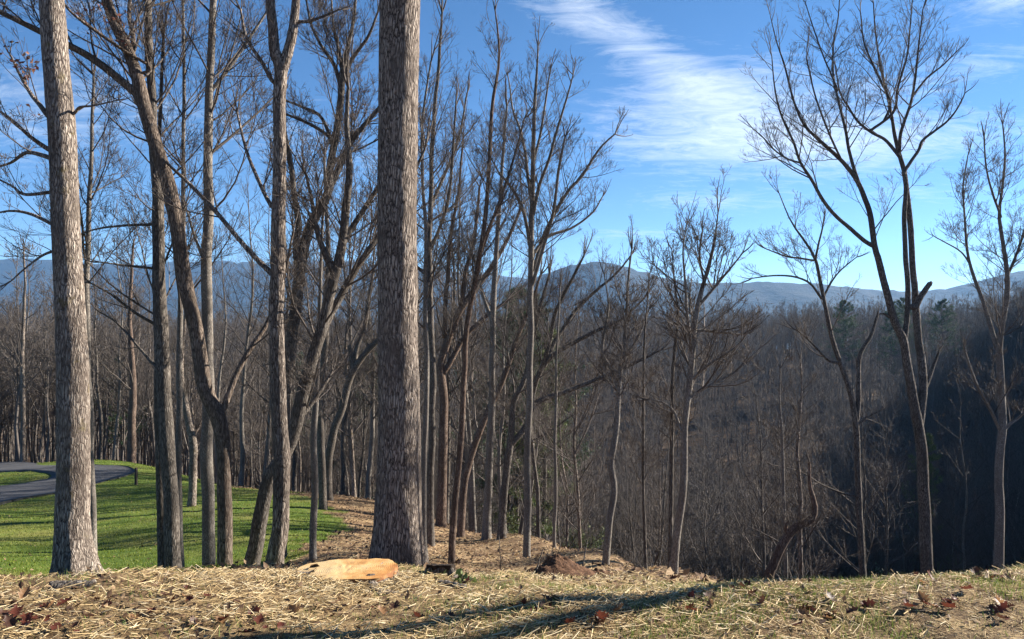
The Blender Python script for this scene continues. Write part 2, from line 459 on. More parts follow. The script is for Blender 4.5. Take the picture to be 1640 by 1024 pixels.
def sprout(rg, P, Rd, K, t0, t1, amin, amax):
    """K children per polyline of (N,S): start, direction, parent radius, t"""
    N, S, _ = P.shape
    tt = np.sort(rg.uniform(t0, t1, (N, K)), 1)
    f = tt * (S - 1); k = np.minimum(f.astype(int), S - 2); w = (f - k)[..., None]
    ii = np.arange(N)[:, None]
    A, B = P[ii, k], P[ii, k + 1]
    pos = A + (B - A) * w
    rp = Rd[ii, k] * (1 - w[..., 0]) + Rd[ii, k + 1] * w[..., 0]
    T = norm(B - A)
    ref = norm(rg.normal(size=(N, K, 3)))
    ref[..., 2] = np.abs(ref[..., 2]) * .6
    perp = norm(ref - T * (ref * T).sum(-1, keepdims=True))
    a = rg.uniform(amin, amax, (N, K))[..., None]
    D = np.cos(a) * T + np.sin(a) * perp
    return pos.reshape(-1, 3), norm(D).reshape(-1, 3), rp.ravel(), tt.ravel()

def extend(rg, P0, D, L, r0, r1, S, wig, up):
    N = len(P0)
    P = np.empty((N, S + 1, 3)); P[:, 0] = P0
    d = D.copy()
    for s in range(S):
        d = d + rg.normal(0, wig, (N, 3)); d[:, 2] += up
        d = norm(d)
        P[:, s + 1] = P[:, s] + d * (L / S)[:, None]
    q = np.linspace(0, 1, S + 1)[None]
    Rd = r0[:, None] * (1 - q) + r1[:, None] * q
    return P, Rd

def crown(rg, stems, acc, kids=(8, 6, 4), rmin=.003, droop=0.0, ratio=.48, fat=1.0, sides=(4, 3, 3, 3)):
    """stems: list of (P (S,3), Rd (S,), n, L, t0)"""
    p0, d0, l0, r0 = [], [], [], []
    for P, Rd, n, L, t0 in stems:
        if n <= 0: continue
        a, d, rp, tt = sprout(rg, P[None], Rd[None], n, t0, .99, .45, 1.1)
        ln = L * (1.12 - .75 * (tt - t0) / (1 - t0 + 1e-6)) * rg.uniform(.65, 1.2, len(tt))
        p0.append(a); d0.append(d); l0.append(ln); r0.append(np.minimum(rp * .62, (.0085 * ln + .0025) * fat))
        tip = norm(P[-1] - P[-2])
        k = 3
        p0.append(np.repeat(P[-1:], k, 0)); d0.append(norm(tip + rg.normal(0, .28, (k, 3))))
        l0.append(L * rg.uniform(.3, .5, k)); r0.append(np.full(k, min(Rd[-1] * .9, (.0095 * L + .003) * fat)))
    P0, D, L, r = np.concatenate(p0), np.concatenate(d0), np.concatenate(l0), np.concatenate(r0)
    for lev in range(len(kids) + 1):
        S = (6, 4, 2, 1)[lev] if len(kids) > 2 else (5, 3, 2)[lev]
        wig, up = (.085, .09, .10, .12)[lev], (.085, .06, .04, .02)[lev] - droop
        P, Rd = extend(rg, P0, D, L, r, np.maximum(r * .3, rmin * .7), S, wig, up)
        V, Q = tubes(P, np.maximum(Rd, rmin), sides[lev])
        acc.add(V, Q)
        if lev == len(kids): break
        K = kids[lev]
        pos, dd, rp, tt = sprout(rg, P, Rd, K, .16, 1.0, .42, .95)
        LL = np.repeat(L, K) * ratio * (1.2 - .65 * tt) * rg.uniform(.6, 1.25, len(tt))
        ref = np.percentile(L, 80)
        keep = (LL > .05) & (rg.random(len(LL)) < np.clip(np.repeat(L, K) / ref, .12, 1))
        P0, D, L = pos[keep], dd[keep], LL[keep]
        r = np.minimum(rp[keep] * .7, np.maximum((.0068 * L + .0015) * fat, rmin))
    return acc

def tree_empty(name, label, base, group=None, cat='tree'):
    e = bpy.data.objects.new(name, None); COL.objects.link(e)
    e.empty_display_size = .3
    e.location = base
    return tag(e, label, cat, group)

def trunk_mesh(P, Rd, sides, flare=0.0, rough=.05, seed=0, cap=True):
    """one tapered, slightly lumpy tube"""
    V, Q = tubes(P[None], Rd[None], sides)
    S = len(P)
    Vr = V.reshape(S, sides, 3)
    C = P[:, None]
    off = Vr - C
    ang = np.arange(sides) * 2 * np.pi / sides
    hgt = np.r_[0, np.cumsum(np.linalg.norm(np.diff(P, axis=0), axis=1))]
    rad = np.linalg.norm(off, axis=-1)
    kx = np.maximum(Rd.mean(), .02)
    n = vnoise(Vr[..., 0] / kx * 1.5, Vr[..., 1] / kx * 1.5, Vr[..., 2] / kx * .3, seed) * np.minimum(1, .35 + .65 * (sides < 30))
    n2 = vnoise(Vr[..., 0] / kx * 5, Vr[..., 1] / kx * 5, Vr[..., 2] / kx * 1.1, seed + 3)
    k = 1 + rough * n + rough * .5 * n2
    if flare > 0:
        lob = .55 + .45 * np.cos(ang * 5 + seed + .7 * np.sin(ang * 2 + seed))
        k = k + flare * np.exp(-np.maximum(hgt - .25, 0) / (Rd[0] * 1.1))[:, None] * lob[None]
    Vr = C + off * k[..., None]
    return Vr.reshape(-1, 3), Q

HERO_N = [0]
def hero(name, label, d, stems, mat='grey', kids=(8, 7, 5), flare=.25, sides=10, rings=40, seed=None, rmin=.0028, group=None, leaves=None, rough=.06, foot=0.0, Lk=1.0, nk=1.0):
    """stems: (points [(px,py,rpx)...], branches, branch length in m, start fraction, lean in depth). First stem is the trunk."""
    HERO_N[0] += 1
    sd = HERO_N[0] * 13 if seed is None else seed
    rg = np.random.default_rng(sd)
    pts0 = stems[0][0]
    bx = (pts0[0][0] - CX) / F * d
    bz = gz(bx, d)
    base = np.array([bx, d, bz - foot])
    e = tree_empty(name, label, base, group)
    cr = []
    for k, (pts, n, L, t0, lean) in enumerate(stems):
        acc_len = 0; arr = []
        for i, (px, py, rp) in enumerate(pts):
            if i: acc_len += math.hypot(px - pts[i - 1][0], py - pts[i - 1][1]) / F * d
            dd = d + lean * acc_len
            p = unproj(px, py, dd)
            arr.append([*p, rp / F * dd])
        arr = np.array(arr)
        if k == 0:
            arr[0, :2] = base[:2]
            low = arr[0].copy(); low[2] = bz - .25
            if arr[0, 2] > bz + .05: arr = np.vstack([low, arr])
            else: arr[0, 2] = bz - .25
            TR = arr
        else:
            # root the limb on the nearest earlier stem so that it truly joins in depth
            best = None
            for Pq in JO:
                q = np.linalg.norm((Pq[:, :3] - arr[0, :3]) * np.array([1, .05, 1]), axis=1)
                j = int(q.argmin())
                if best is None or q[j] < best[0]: best = (q[j], Pq[j])
            sh = best[1][1] - arr[0, 1]
            for i in range(len(arr)):
                dn = arr[i, 1] + sh
                p = unproj(pts[i][0], pts[i][1], dn); arr[i] = [*p, pts[i][2] / F * dn]
            if best[0] < .6: arr = np.vstack([[*best[1][:3], arr[0, 3]], arr]) if np.linalg.norm(best[1][:3] - arr[0, :3]) > .02 else arr
        if k == 0: JO = []
        n_r = rings if k == 0 else max(12, rings // 2)
        S = spline(arr, n_r)
        P, Rd = S[:, :3].copy(), np.maximum(S[:, 3], .004)
        wob = np.maximum(Rd, .01)[:, None]
        arc = np.r_[0, np.cumsum(np.linalg.norm(np.diff(P, axis=0), axis=1))]
        P[1:-1] += (np.stack([vnoise(arc * 1.1, np.full(n_r, sd * 3.1 + q), None, k) for q in range(3)], -1) * np.minimum(wob, .06) * (.22 if k == 0 and sides > 20 else .45))[1:-1]
        JO.append(np.c_[P, Rd])
        V, Q = trunk_mesh(P, Rd, sides if k == 0 else max(7, sides - 3), flare if k == 0 else 0, rough, sd + k)
        a = Acc(); a.add(V, Q)
        link('trunk' if k == 0 else 'limb', a.mesh('trunk' if k == 0 else 'limb', M[mat], off=base), e)
        cr.append((P, Rd, int(round(n * nk)), L * Lk, t0))
    acc = Acc()
    if any(c[2] > 0 for c in cr):
        crown(rg, cr, acc, kids, rmin)
        link('crown', acc.mesh('crown', M['twig'], off=base), e)
        if leaves:
            Vall = np.concatenate(acc.V)
            cand = Vall
            if isinstance(leaves, tuple):
                lx, ly, lr, ln = leaves
                pxs = CX + F * Vall[:, 0] / Vall[:, 1]; pys = CY - F * (Vall[:, 2] - H) / Vall[:, 1]
                cand = Vall[np.hypot(pxs - lx, pys - ly) < lr]
            else: ln = leaves
            if len(cand):
                sel = cand[rg.integers(0, len(cand), ln)]
                la = Acc(); leaf_cards(rg, sel, la, .05, .10)
                link('dead_leaves', la.mesh('dead_leaves', M['deadleaf'], off=base), e)
    return e

def leaf_cards(rg, pos, acc, s0, s1, flat=False):
    N = len(pos)
    L = rg.uniform(s0, s1, N)[:, None]
    D = norm(rg.normal(size=(N, 3)))
    if flat: D[:, 2] *= .25
    else: D[:, 2] -= .5
    D = norm(D)
    U = rg.normal(size=(N, 3))
    if flat: U[:, 2] += 3 * np.sign(U[:, 2])
    B = norm(np.cross(D, U))
    Nn = np.cross(B, D)
    V = np.stack([pos, pos + D * L * .5 + B * L * .28 + Nn * L * .1, pos + D * L, pos + D * L * .5 - B * L * .28 + Nn * L * .1], 1)
    i = np.arange(N)[:, None] * 4
    T = np.concatenate([i + [[0, 1, 2]], i + [[0, 2, 3]]])
    acc.add(V, None, T)
M['deadleaf'] = leafmat('dead oak leaves', [(0, (.10, .035, .03)), (.5, (.17, .06, .04)), (1, (.26, .13, .07))], .3)

# ------------------------------------------------------------------ the traced trees
def V_(*a): return list(a)
hero('oak_tree', 'stout pale flaky-barked tree with spreading root foot at the lawn edge of the straw bank', 11.0, [
    (V_((120, 930, 30), (119, 900, 27), (117, 848, 25.5), (117, 724, 24), (117, 600, 23.5), (112, 500, 22), (107, 410, 21), (102, 300, 20.5), (98, 197, 20), (90, 100, 19), (82, 0, 18), (76, -120, 16), (70, -300, 13), (66, -480, 8)), 16, 2.6, .74, .02),
    (V_((80, 190, 4.5), (62, 168, 3.5), (48, 150, 3), (30, 118, 2.2), (16, 88, 1.5)), 6, .8, .2, .3), (V_((84, 242, 4), (50, 220, 3), (16, 190, 2.2), (-30, 160, 1.5)), 6, .8, .2, -.4),
    (V_((86, 254, 4), (45, 245, 3), (16, 262, 2), (-30, 275, 1.2)), 6, .8, .2, .5), (V_((88, 308, 3), (40, 312, 2.4), (16, 297, 1.6), (-40, 270, 1)), 6, .8, .2, -.2),
    (V_((90, 362, 3.2), (50, 343, 2.5), (16, 338, 1.8), (-20, 345, 1)), 5, .7, .2, .3), (V_((118, 182, 2.6), (128, 172, 2), (150, 169, 1.4), (190, 160, 1)), 5, .6, .2, -.3),
    (V_((95, 400, 2.5), (70, 408, 2), (40, 430, 1.4), (18, 450, 1)), 5, .7, .2, -.3)],
    'pale', flare=.75, sides=44, rings=170, rough=.07, leaves=(70, 110, 75, 60))
hero('young_tree', 'thin upright tree close behind the pale flaky-barked trunk', 16.5, [
    (V_((150, 905, 6.5), (147, 800, 6), (143, 650, 5.5), (138, 500, 5), (141, 380, 4), (146, 250, 3), (150, 120, 2))[:], 22, 2.4, .5, .0)], 'grey')
hero('hardwood_tree', 'straight dark tree standing in the close clump of three, thickest of them', 14.0, [
    (V_((279, 930, 13), (275, 850, 12), (270, 750, 11.5), (262, 600, 11), (255, 450, 9.8), (252, 330, 8.5), (248, 250, 7.5), (243, 150, 6.5), (239, 0, 5.5), (236, -160, 4), (232, -330, 2)), 22, 2.7, .5, .0),
    (V_((250, 520, 2.6), (215, 500, 2.2), (175, 470, 1.6), (148, 455, 1)), 6, .9, .2, -.3), (V_((252, 590, 2.6), (225, 560, 2), (190, 520, 1.5), (160, 500, 1)), 6, .9, .2, .4),
    (V_((248, 360, 2.6), (200, 362, 2), (150, 368, 1.4), (110, 385, 1)), 6, .9, .2, .5), (V_((250, 430, 2.2), (200, 425, 1.8), (160, 420, 1)), 6, .8, .2, -.5)], 'dark', sides=16, rings=70)
hero('hardwood_tree', 'slim dark tree pressed against the left side of the thickest clump trunk', 15.0, [
    (V_((262, 930, 7.5), (259, 850, 7), (256, 750, 6.5), (253, 600, 6), (250, 450, 5), (248, 330, 4), (256, 200, 3), (262, 60, 2.2)), 16, 2.2, .5, -.05)], 'dark')
hero('hardwood_tree', 'thin mottled tree on the driveway side of the three-trunk clump', 15.5, [
    (V_((290, 905, 5.5), (288, 850, 5.2), (287, 750, 5), (287, 600, 4.6), (290, 450, 4), (294, 300, 3.2), (295, 150, 2.6), (293, 0, 2), (292, -150, 1.4)), 20, 2.0, .4, .0)], 'grey')
hero('leaning_tree', 'dark crooked tree with an elbow low down and one long limb reaching over the lawn', 13.5, [
    (V_((360, 930, 12), (363, 848, 11.5), (361, 790, 11), (360, 724, 11), (354, 680, 12), (346, 658, 12), (328, 620, 11.5), (312, 530, 11.5), (301, 472, 11.5), (291, 415, 11), (279, 341, 11.5), (267, 287, 11), (246, 221, 10.5), (230, 164, 10.5), (221, 123, 9.5), (205, 82, 9), (185, 41, 8.5), (172, 0, 8), (150, -80, 6.5), (130, -220, 4)), 12, 2.6, .6, .0),
    (V_((227, 160, 7), (213, 146, 6.5), (164, 107, 6), (123, 80, 5.5), (61, 49, 4.8), (16, 27, 4), (-60, -10, 3), (-130, -60, 2)), 12, 1.9, .15, -.15),
    (V_((352, 668, 5), (361, 650, 5), (381, 598, 4.6), (405, 555, 4.2), (430, 515, 3.6), (455, 440, 2.6), (470, 370, 1.8)), 12, 1.5, .2, .35),
    (V_((212, 95, 4), (213, 60, 3.5), (206, 20, 3), (215, -60, 2)), 8, 1.2, .2, .3),
    (V_((240, 108, 2.2), (200, 82, 2.6), (160, 55, 2.6), (115, 22, 2), (95, -5, 1.4)), 8, 1.2, .1, -.5)],
    'umber', sides=16, rings=90, leaves=(165, 60, 60, 70))
hero('hardwood_tree', 'straight grey tree rising right behind the crooked elbowed one', 14.8, [
    (V_((332, 930, 10.5), (332, 848, 10), (333, 724, 9.6), (332, 600, 9.2), (332, 505, 8.6), (332, 382, 8), (334, 287, 7.4), (336, 164, 6.4), (340, 82, 5.8), (342, 0, 5.2), (345, -140, 4), (350, -300, 2)), 20, 2.8, .45, .0),
    (V_((336, 150, 3.4), (365, 110, 3), (400, 60, 2.4), (430, 15, 1.6)), 9, 1.3, .2, .2),
    (V_((328, 420, 2.6), (312, 380, 2.2), (300, 340, 1.5)), 5, .9, .2, .1)], 'grey', sides=14, rings=70)
hero('young_tree', 'small curved pale tree standing out on the green lawn', 31, [
    (V_((307, 811, 6.5), (309, 770, 6), (310, 724, 6), (304, 683, 5.5), (296, 645, 5), (290, 600, 4), (292, 540, 3), (300, 480, 2)), 22, 2.6, .35, .05)], 'pale')
hero('hardwood_tree', 'tall reddish-grey tree forking into two near the top beside the cut stump', 13.0, [
    (V_((437, 918, 14.5), (442, 880, 13.5), (448, 848, 13), (452, 750, 13), (447, 680, 12.5), (445, 600, 12), (443, 505, 11.6), (444, 400, 11.3), (446, 330, 11), (449, 250, 10), (447, 160, 10), (450, 110, 10), (441, 82, 8.5), (437, 41, 7.8), (433, 0, 7), (430, -120, 5.5), (424, -280, 3)), 10, 2.6, .78, .0),
    (V_((451, 118, 8.5), (462, 82, 8), (470, 53, 7.5), (476, 0, 6.5), (488, -120, 5), (500, -260, 2.5)), 10, 2.2, .35, .1),
    (V_((477, 36, 3), (495, 35, 2.6), (515, 28, 2), (545, 15, 1.4)), 6, .7, .2, .2), (V_((437, 130, 3.2), (420, 100, 3), (395, 60, 2.4), (385, 15, 1.6)), 8, 1.2, .2, -.3),
    (V_((435, 330, 3.4), (415, 290, 3), (395, 240, 2.4), (380, 180, 1.6)), 8, 1.3, .2, .4),
    (V_((443, 448, 4.4), (420, 425, 4.2), (390, 392, 3.8), (345, 340, 3.4), (300, 292, 2.8), (262, 255, 2), (235, 215, 1.2)), 9, 1.2, .3, .15)], 'oak', sides=26, rings=120, rough=.08)
hero('leaning_tree', 'dark trunk leaning right behind the forked reddish-grey tree, splitting into long limbs', 14.0, [
    (V_((401, 922, 13), (410, 870, 12), (421, 807, 11.5), (434, 760, 11), (450, 735, 10.5), (467, 703, 10.5), (478, 669, 10.5), (490, 620, 10), (503, 571, 9.5), (519, 521, 9), (530, 470, 8.6), (536, 439, 8.4), (548, 382, 7), (556, 320, 6.2), (560, 270, 5.4), (556, 200, 4), (558, 140, 2.6)), 14, 2.2, .5, .0),
    (V_((505, 560, 6), (525, 510, 6), (544, 476, 6), (570, 432, 5.6), (593, 398, 5), (620, 350, 4.2), (650, 300, 3), (680, 240, 2)), 12, 2.0, .25, .25),
    (V_((536, 440, 5.5), (519, 406, 5), (507, 375, 4), (500, 330, 3), (490, 280, 2)), 9, 1.6, .25, -.2),
    (V_((546, 395, 5), (570, 355, 4.6), (592, 320, 4), (625, 270, 3), (650, 220, 2)), 9, 1.6, .25, .2),
    (V_((470, 690, 4.5), (480, 672, 4.2), (505, 640, 3.4), (530, 600, 2.4)), 6, 1.2, .25, .4)], 'dark', sides=14, rings=70)
hero('hardwood_tree', 'many-limbed dark tree fanning open against the sky behind the forked tree', 17.5, [
    (V_((446, 890, 12), (450, 800, 11), (455, 700, 10.5), (458, 603, 10), (468, 540, 9.6), (476, 480, 9.4), (482, 430, 9), (491, 380, 8.4), (502, 350, 7.8), (515, 328, 7.2), (527, 300, 6.6), (530, 262, 6), (538, 205, 5.6), (545, 160, 5.2), (548, 118, 5), (556, 80, 3.6), (566, 30, 2.6), (572, -40, 1.6)), 16, 2.4, .5, .0),
    (V_((527, 300, 5.5), (545, 265, 5), (562, 228, 4.6), (585, 200, 4), (610, 170, 3.2), (640, 130, 2)), 10, 2.0, .2, .2),
    (V_((480, 440, 6), (474, 395, 5.5), (478, 361, 5.2), (470, 310, 4.8), (466, 271, 4.4), (455, 210, 3.4), (448, 150, 2.4)), 11, 2.0, .3, -.2),
    (V_((546, 140, 3.6), (535, 105, 3.2), (515, 75, 2.6), (498, 40, 2), (490, 0, 1.3)), 11, 1.4, .1, .1), (V_((550, 125, 3.6), (565, 95, 3.2), (590, 60, 2.4), (605, 20, 1.6)), 11, 1.4, .1, -.2),
    (V_((548, 130, 3.2), (545, 90, 2.8), (535, 45, 2.2), (530, -10, 1.4)), 10, 1.3, .1, .3),
    (V_((536, 255, 3), (515, 190, 2.6), (480, 170, 2), (455, 160, 1.4)), 7, 1.2, .1, .3), (V_((527, 218, 3), (500, 200, 2.6), (465, 185, 2), (450, 182, 1.4)), 7, 1.0, .1, -.3)], 'dark', sides=14, rings=80, leaves=(570, 165, 26, 40))
hero('oak_tree', 'massive straight deeply furrowed grey trunk, the widest tree, just behind the cut stump', 12.0, [
    (V_((637, 906, 40), (637, 880, 39), (637.5, 848, 37.5), (638.5, 790, 35.8), (639, 724, 34.5), (639, 660, 33.3), (638, 580, 32.2), (637, 505, 31.6), (636, 400, 31.4), (636.5, 320, 31.2), (637, 235, 31.8), (637, 170, 31.4), (638, 100, 31.8), (640, 0, 32.5), (642, -120, 30), (645, -300, 26), (648, -520, 18), (650, -700, 8)), 18, 3.6, .76, .0)],
    'oak', flare=.34, sides=64, rings=260, rough=.05)
hero('sapling', 'slim straight sapling between the forked tree and the massive trunk', 16.0, [
    (V_((501, 898, 6), (503, 850, 5.7), (504, 780, 5.3), (504, 700, 5), (505, 641, 4.6), (507, 587, 4), (511, 500, 3.2), (514, 420, 2.5), (518, 340, 1.8)), 18, 1.7, .35, .0)], 'grey')
hero('hardwood_tree', 'upright dark tree standing where lawn meets the straw slope', 31, [
    (V_((517, 820, 7), (516, 760, 6.4), (514, 700, 6), (512, 641, 5.6), (520, 560, 5), (522, 480, 4.4), (526, 400, 3.6), (522, 320, 2.6), (520, 250, 1.8)), 20, 3.4, .4, .0)], 'dark')
hero('leaning_tree', 'leaning dark tree with a forked top beyond the lawn, reaching behind the massive trunk', 34, [
    (V_((526, 803, 7), (525, 745, 6.4), (530, 710, 6.2), (537, 683, 6), (548, 655, 5.8), (560, 607, 5.6), (581, 571, 5), (609, 542, 4.2), (635, 520, 3.4), (665, 490, 2.4)), 14, 3.0, .4, .0),
    (V_((566, 596, 4.4), (573, 554, 4), (585, 521, 3.6), (589, 484, 3), (600, 430, 2.2)), 9, 2.6, .3, .2), (V_((565, 600, 4), (562, 570, 3.6), (559, 553, 3.2)), 0, 1, .5, .1)], 'dark')
hero('hardwood_tree', 'thin tree hugging the sunny edge of the massive trunk', 18.5, [
    (V_((680, 893, 5), (680, 800, 4.6), (681, 724, 4.4), (684, 600, 4), (680, 505, 3.8), (682, 382, 3.2), (678, 300, 2.6), (676, 200, 2), (690, 100, 1.4)), 22, 2.2, .45, .0)], 'grey')
hero('hardwood_tree', 'tall dark straight tree with thin upper branches on the straw slope past the massive trunk', 25, [
    (V_((689, 871, 7), (690, 800, 6), (691, 724, 5.6), (693, 600, 5.2), (692, 546, 5), (688, 460, 4.6), (688, 382, 4.4), (690, 300, 3.8), (692, 246, 3.6), (698, 164, 3), (704, 82, 2.4), (708, 20, 1.6)), 26, 3.0, .45, .0),
    (V_((690, 330, 3), (712, 280, 2.6), (735, 220, 2), (748, 150, 1.4)), 10, 2, .2, .3), (V_((690, 400, 3), (715, 330, 2.6), (725, 250, 2), (730, 170, 1.4)), 10, 2, .2, -.3)], 'dark')
hero('hardwood_tree', 'brown tree bending into several limbs that sweep up to the right on the slope', 33, [
    (V_((705, 842, 8.6), (708, 790, 8), (709, 724, 7.6), (711, 650, 7), (708, 610, 6.8), (706, 585, 6.4), (720, 538, 6), (737, 497, 5.5), (761, 464, 4.8), (790, 423, 4), (815, 380, 3), (835, 330, 2)), 16, 3.4, .45, .0),
    (V_((709, 600, 5), (722, 580, 4.6), (745, 540, 4), (780, 505, 3.2), (815, 480, 2.2)), 9, 2.8, .2, .2), (V_((740, 495, 4), (745, 440, 3.6), (760, 380, 3), (768, 300, 2)), 10, 2.8, .2, -.2),
    (V_((712, 545, 4), (715, 470, 3.6), (722, 380, 3), (735, 300, 2.2), (742, 220, 1.5)), 12, 2.8, .2, -.2)], 'brown')
hero('hardwood_tree', 'tall leaning tree with a narrow twiggy spire of a top', 19.0, [
    (V_((723, 902, 6), (726, 860, 5.6), (730, 807, 5.2), (735, 740, 5), (740, 683, 4.8), (744, 600, 4.6), (744, 546, 4.4), (757, 472, 4.3), (770, 402, 4), (778, 340, 3.7), (785, 246, 3.2), (789, 164, 2.8), (799, 102, 2.2), (798, 53, 1.6), (793, 18, 1)), 30, 1.7, .48, .0),
    (V_((772, 400, 3), (790, 350, 2.6), (812, 290, 2.2), (830, 230, 1.6), (840, 190, 1.2)), 10, 1.6, .15, .2), (V_((748, 510, 3), (765, 440, 2.6), (775, 385, 2.1), (800, 330, 1.5)), 8, 1.6, .15, -.3)], 'brown')
hero('leaning_tree', 'dark short tree leaning right on the far edge of the slope', 30, [
    (V_((738, 838, 6.4), (743, 780, 6), (757, 724, 5.8), (768, 690, 5.5), (778, 666, 5.3), (794, 633, 5), (812, 590, 4.4), (830, 540, 3.6), (850, 490, 2.6), (866, 440, 1.8)), 18, 3.0, .35, .0)], 'brown')
hero('hardwood_tree', 'straight grey tree with a wide dark foot in the middle of the slope', 28.5, [
    (V_((780, 863, 7.6), (781, 800, 6.6), (784, 724, 6.2), (788, 641, 5.6), (789, 546, 5), (791, 464, 4.5), (795, 402, 4), (800, 330, 3.2), (806, 250, 2.4), (812, 170, 1.7)), 26, 3.2, .42, .0),
    (V_((790, 520, 3.6), (775, 480, 3), (765, 440, 2.4), (752, 390, 1.6)), 8, 2.4, .2, .2)], 'grey', flare=.5)
hero('spreading_tree', 'dark tree whose low limbs sweep far out to the right over the valley', 28, [
    (V_((803, 866, 7), (807, 800, 6.4), (812, 745, 6.2), (818, 708, 6), (820, 670, 4.8), (824, 641, 4.6), (839, 610, 4), (850, 560, 3.4), (862, 500, 2.8), (880, 440, 2)), 14, 3.0, .4, .0),
    (V_((818, 712, 5), (843, 683, 5), (859, 645, 4.6), (903, 628, 4.2), (940, 614, 3.6), (977, 599, 3), (1020, 580, 2.2), (1060, 560, 1.4)), 12, 2.2, .25, .1),
    (V_((850, 662, 4.6), (858, 612, 4.4), (883, 571, 4), (924, 546, 3.6), (960, 528, 3), (995, 512, 2.2), (1030, 480, 1.4)), 13, 2.3, .2, -.15),
    (V_((872, 590, 3.8), (890, 545, 3.4), (920, 500, 3), (955, 465, 2.4), (985, 440, 1.8), (1010, 410, 1.2)), 13, 2.2, .2, .25),
    (V_((862, 605, 3.8), (880, 550, 3.4), (890, 500, 3), (915, 450, 2.4), (935, 410, 1.6)), 12, 2.2, .2, -.35)], 'dark', leaves=(905, 465, 25, 26))
hero('hardwood_tree', 'tall straight grey tree with a broad fan of fine branches on the slope', 21, [
    (V_((844, 894, 6.4), (845, 820, 5.8), (846, 724, 5.6), (848, 600, 5.2), (850, 505, 5), (852, 382, 4.6), (853, 287, 4), (854, 205, 3.2), (858, 150, 2.6), (860, 110, 1.8), (862, 74, 1)), 34, 1.8, .56, .0),
    (V_((852, 440, 3.2), (868, 385, 3.4), (882, 352, 3.2), (895, 328, 3), (915, 300, 2.7), (932, 283, 2.4), (961, 238, 1.9), (985, 215, 1.2)), 14, 1.7, .2, .15),
    (V_((851, 460, 3), (868, 400, 3), (886, 340, 2.6), (895, 270, 2.2), (905, 220, 1.6)), 10, 1.6, .2, -.3),
    (V_((853, 345, 3), (864, 300, 2.8), (879, 254, 2.5), (888, 220, 2.2), (895, 197, 2), (908, 155, 1.6), (918, 120, 1)), 14, 1.5, .15, -.2),
    (V_((853, 330, 2.8), (845, 280, 2.6), (842, 246, 2.4), (832, 205, 2), (821, 176, 1.6), (815, 130, 1)), 12, 1.4, .15, .25),
    (V_((851, 400, 3), (842, 355, 2.8), (834, 328, 2.6), (815, 295, 2.2), (801, 279, 1.6), (785, 250, 1)), 11, 1.4, .15, -.2),
    (V_((853, 270, 2.4), (866, 210, 2), (874, 160, 1.6), (882, 110, 1)), 12, 1.2, .1, .1),
    (V_((852, 410, 3), (878, 380, 2.6), (915, 365, 2), (950, 340, 1.4), (965, 315, 1)), 10, 1.4, .15, .4)], 'grey', kids=(8, 6, 4), leaves=(905, 465, 22, 10))
hero('sapling', 'pole-thin sapling rising from the bare slope above the soil heap', 25, [
    (V_((888, 877, 3), (889, 800, 2.8), (889, 724, 2.6), (890, 640, 2.2), (891, 587, 1.9), (894, 520, 1.5), (897, 460, 1)), 14, 1.6, .4, .0)], 'grey')
hero('hardwood_tree', 'wavy-trunked tree with a small open crown at the edge of the straw slope', 18, [
    (V_((969, 906, 6.4), (972, 880, 5.8), (977, 830, 5.5), (984, 786, 5.2), (980, 745, 5.2), (984, 715, 5), (988, 683, 4.6), (990, 640, 4.2), (993, 595, 3.8), (998, 560, 3.2), (1003, 510, 2.6), (1006, 456, 2), (1012, 400, 1.3)), 26, 1.5, .5, .0),
    (V_((990, 610, 3), (975, 585, 2.7), (965, 562, 2.4), (970, 525, 2), (975, 490, 1.5), (968, 440, 1)), 10, 1.2, .2, .2), (V_((994, 595, 2.6), (1004, 568, 2.2), (1022, 540, 1.8), (1040, 495, 1.2)), 9, 1.2, .2, -.2)], 'grey')
hero('sapling', 'dark thin sapling next to the twin-stemmed tree at the slope edge', 14.2, [
    (V_((1035, 929, 2.8), (1033, 860, 2.6), (1031, 786, 2.4), (1030, 700, 2.2), (1031, 600, 1.9), (1032, 546, 1.6), (1036, 490, 1.2), (1040, 440, .8)), 22, .9, .3, .0)], 'dark')
hero('hardwood_tree', 'shapely open-crowned tree with low spreading limbs at the lower slope edge', 13.2, [
    (V_((1077, 932, 7.2), (1082, 880, 6.4), (1089, 807, 6.1), (1093, 760, 5.8), (1096, 724, 5.6), (1098, 670, 5.2), (1105, 600, 5), (1110, 550, 4.6), (1115, 505, 4.2), (1125, 464, 3.4), (1135, 430, 2.6), (1143, 395, 1.9), (1150, 341, 1)), 24, .95, .52, .0),
    (V_((1098, 650, 3), (1108, 634, 2.8), (1137, 616, 2.4), (1178, 595, 1.9), (1215, 560, 1.3)), 10, .8, .2, .2), (V_((1103, 612, 2.6), (1120, 597, 2.3), (1141, 580, 2), (1178, 556, 1.4), (1200, 530, 1)), 9, .8, .2, -.3),
    (V_((1113, 540, 2.6), (1121, 530, 2.3), (1150, 532, 2), (1190, 536, 1.3)), 8, .8, .2, .3), (V_((1108, 570, 3), (1101, 505, 2.6), (1098, 456, 2.1), (1094, 402, 1.4), (1100, 360, .9)), 12, .85, .2, -.2),
    (V_((1120, 490, 2.6), (1145, 460, 2.2), (1170, 430, 1.6), (1190, 405, 1)), 12, .8, .15, .2), (V_((1128, 455, 2), (1120, 410, 1.7), (1125, 370, 1.2)), 10, .7, .15, .1),
    (V_((1092, 690, 2.4), (1080, 660, 2), (1062, 645, 1.5), (1040, 640, 1)), 6, .6, .2, .3)], 'grey', kids=(7, 6, 4), rmin=.0026, Lk=1.4)
hero('young_tree', 'slender companion stem at the foot of the shapely open-crowned tree', 13.6, [
    (V_((1073, 930, 4), (1074, 850, 3.7), (1075, 766, 3.5), (1076, 680, 3.2), (1077, 600, 2.8), (1083, 540, 2.3), (1086, 505, 1.9), (1080, 450, 1.4), (1076, 400, .9)), 24, .8, .4, .0)], 'dark')
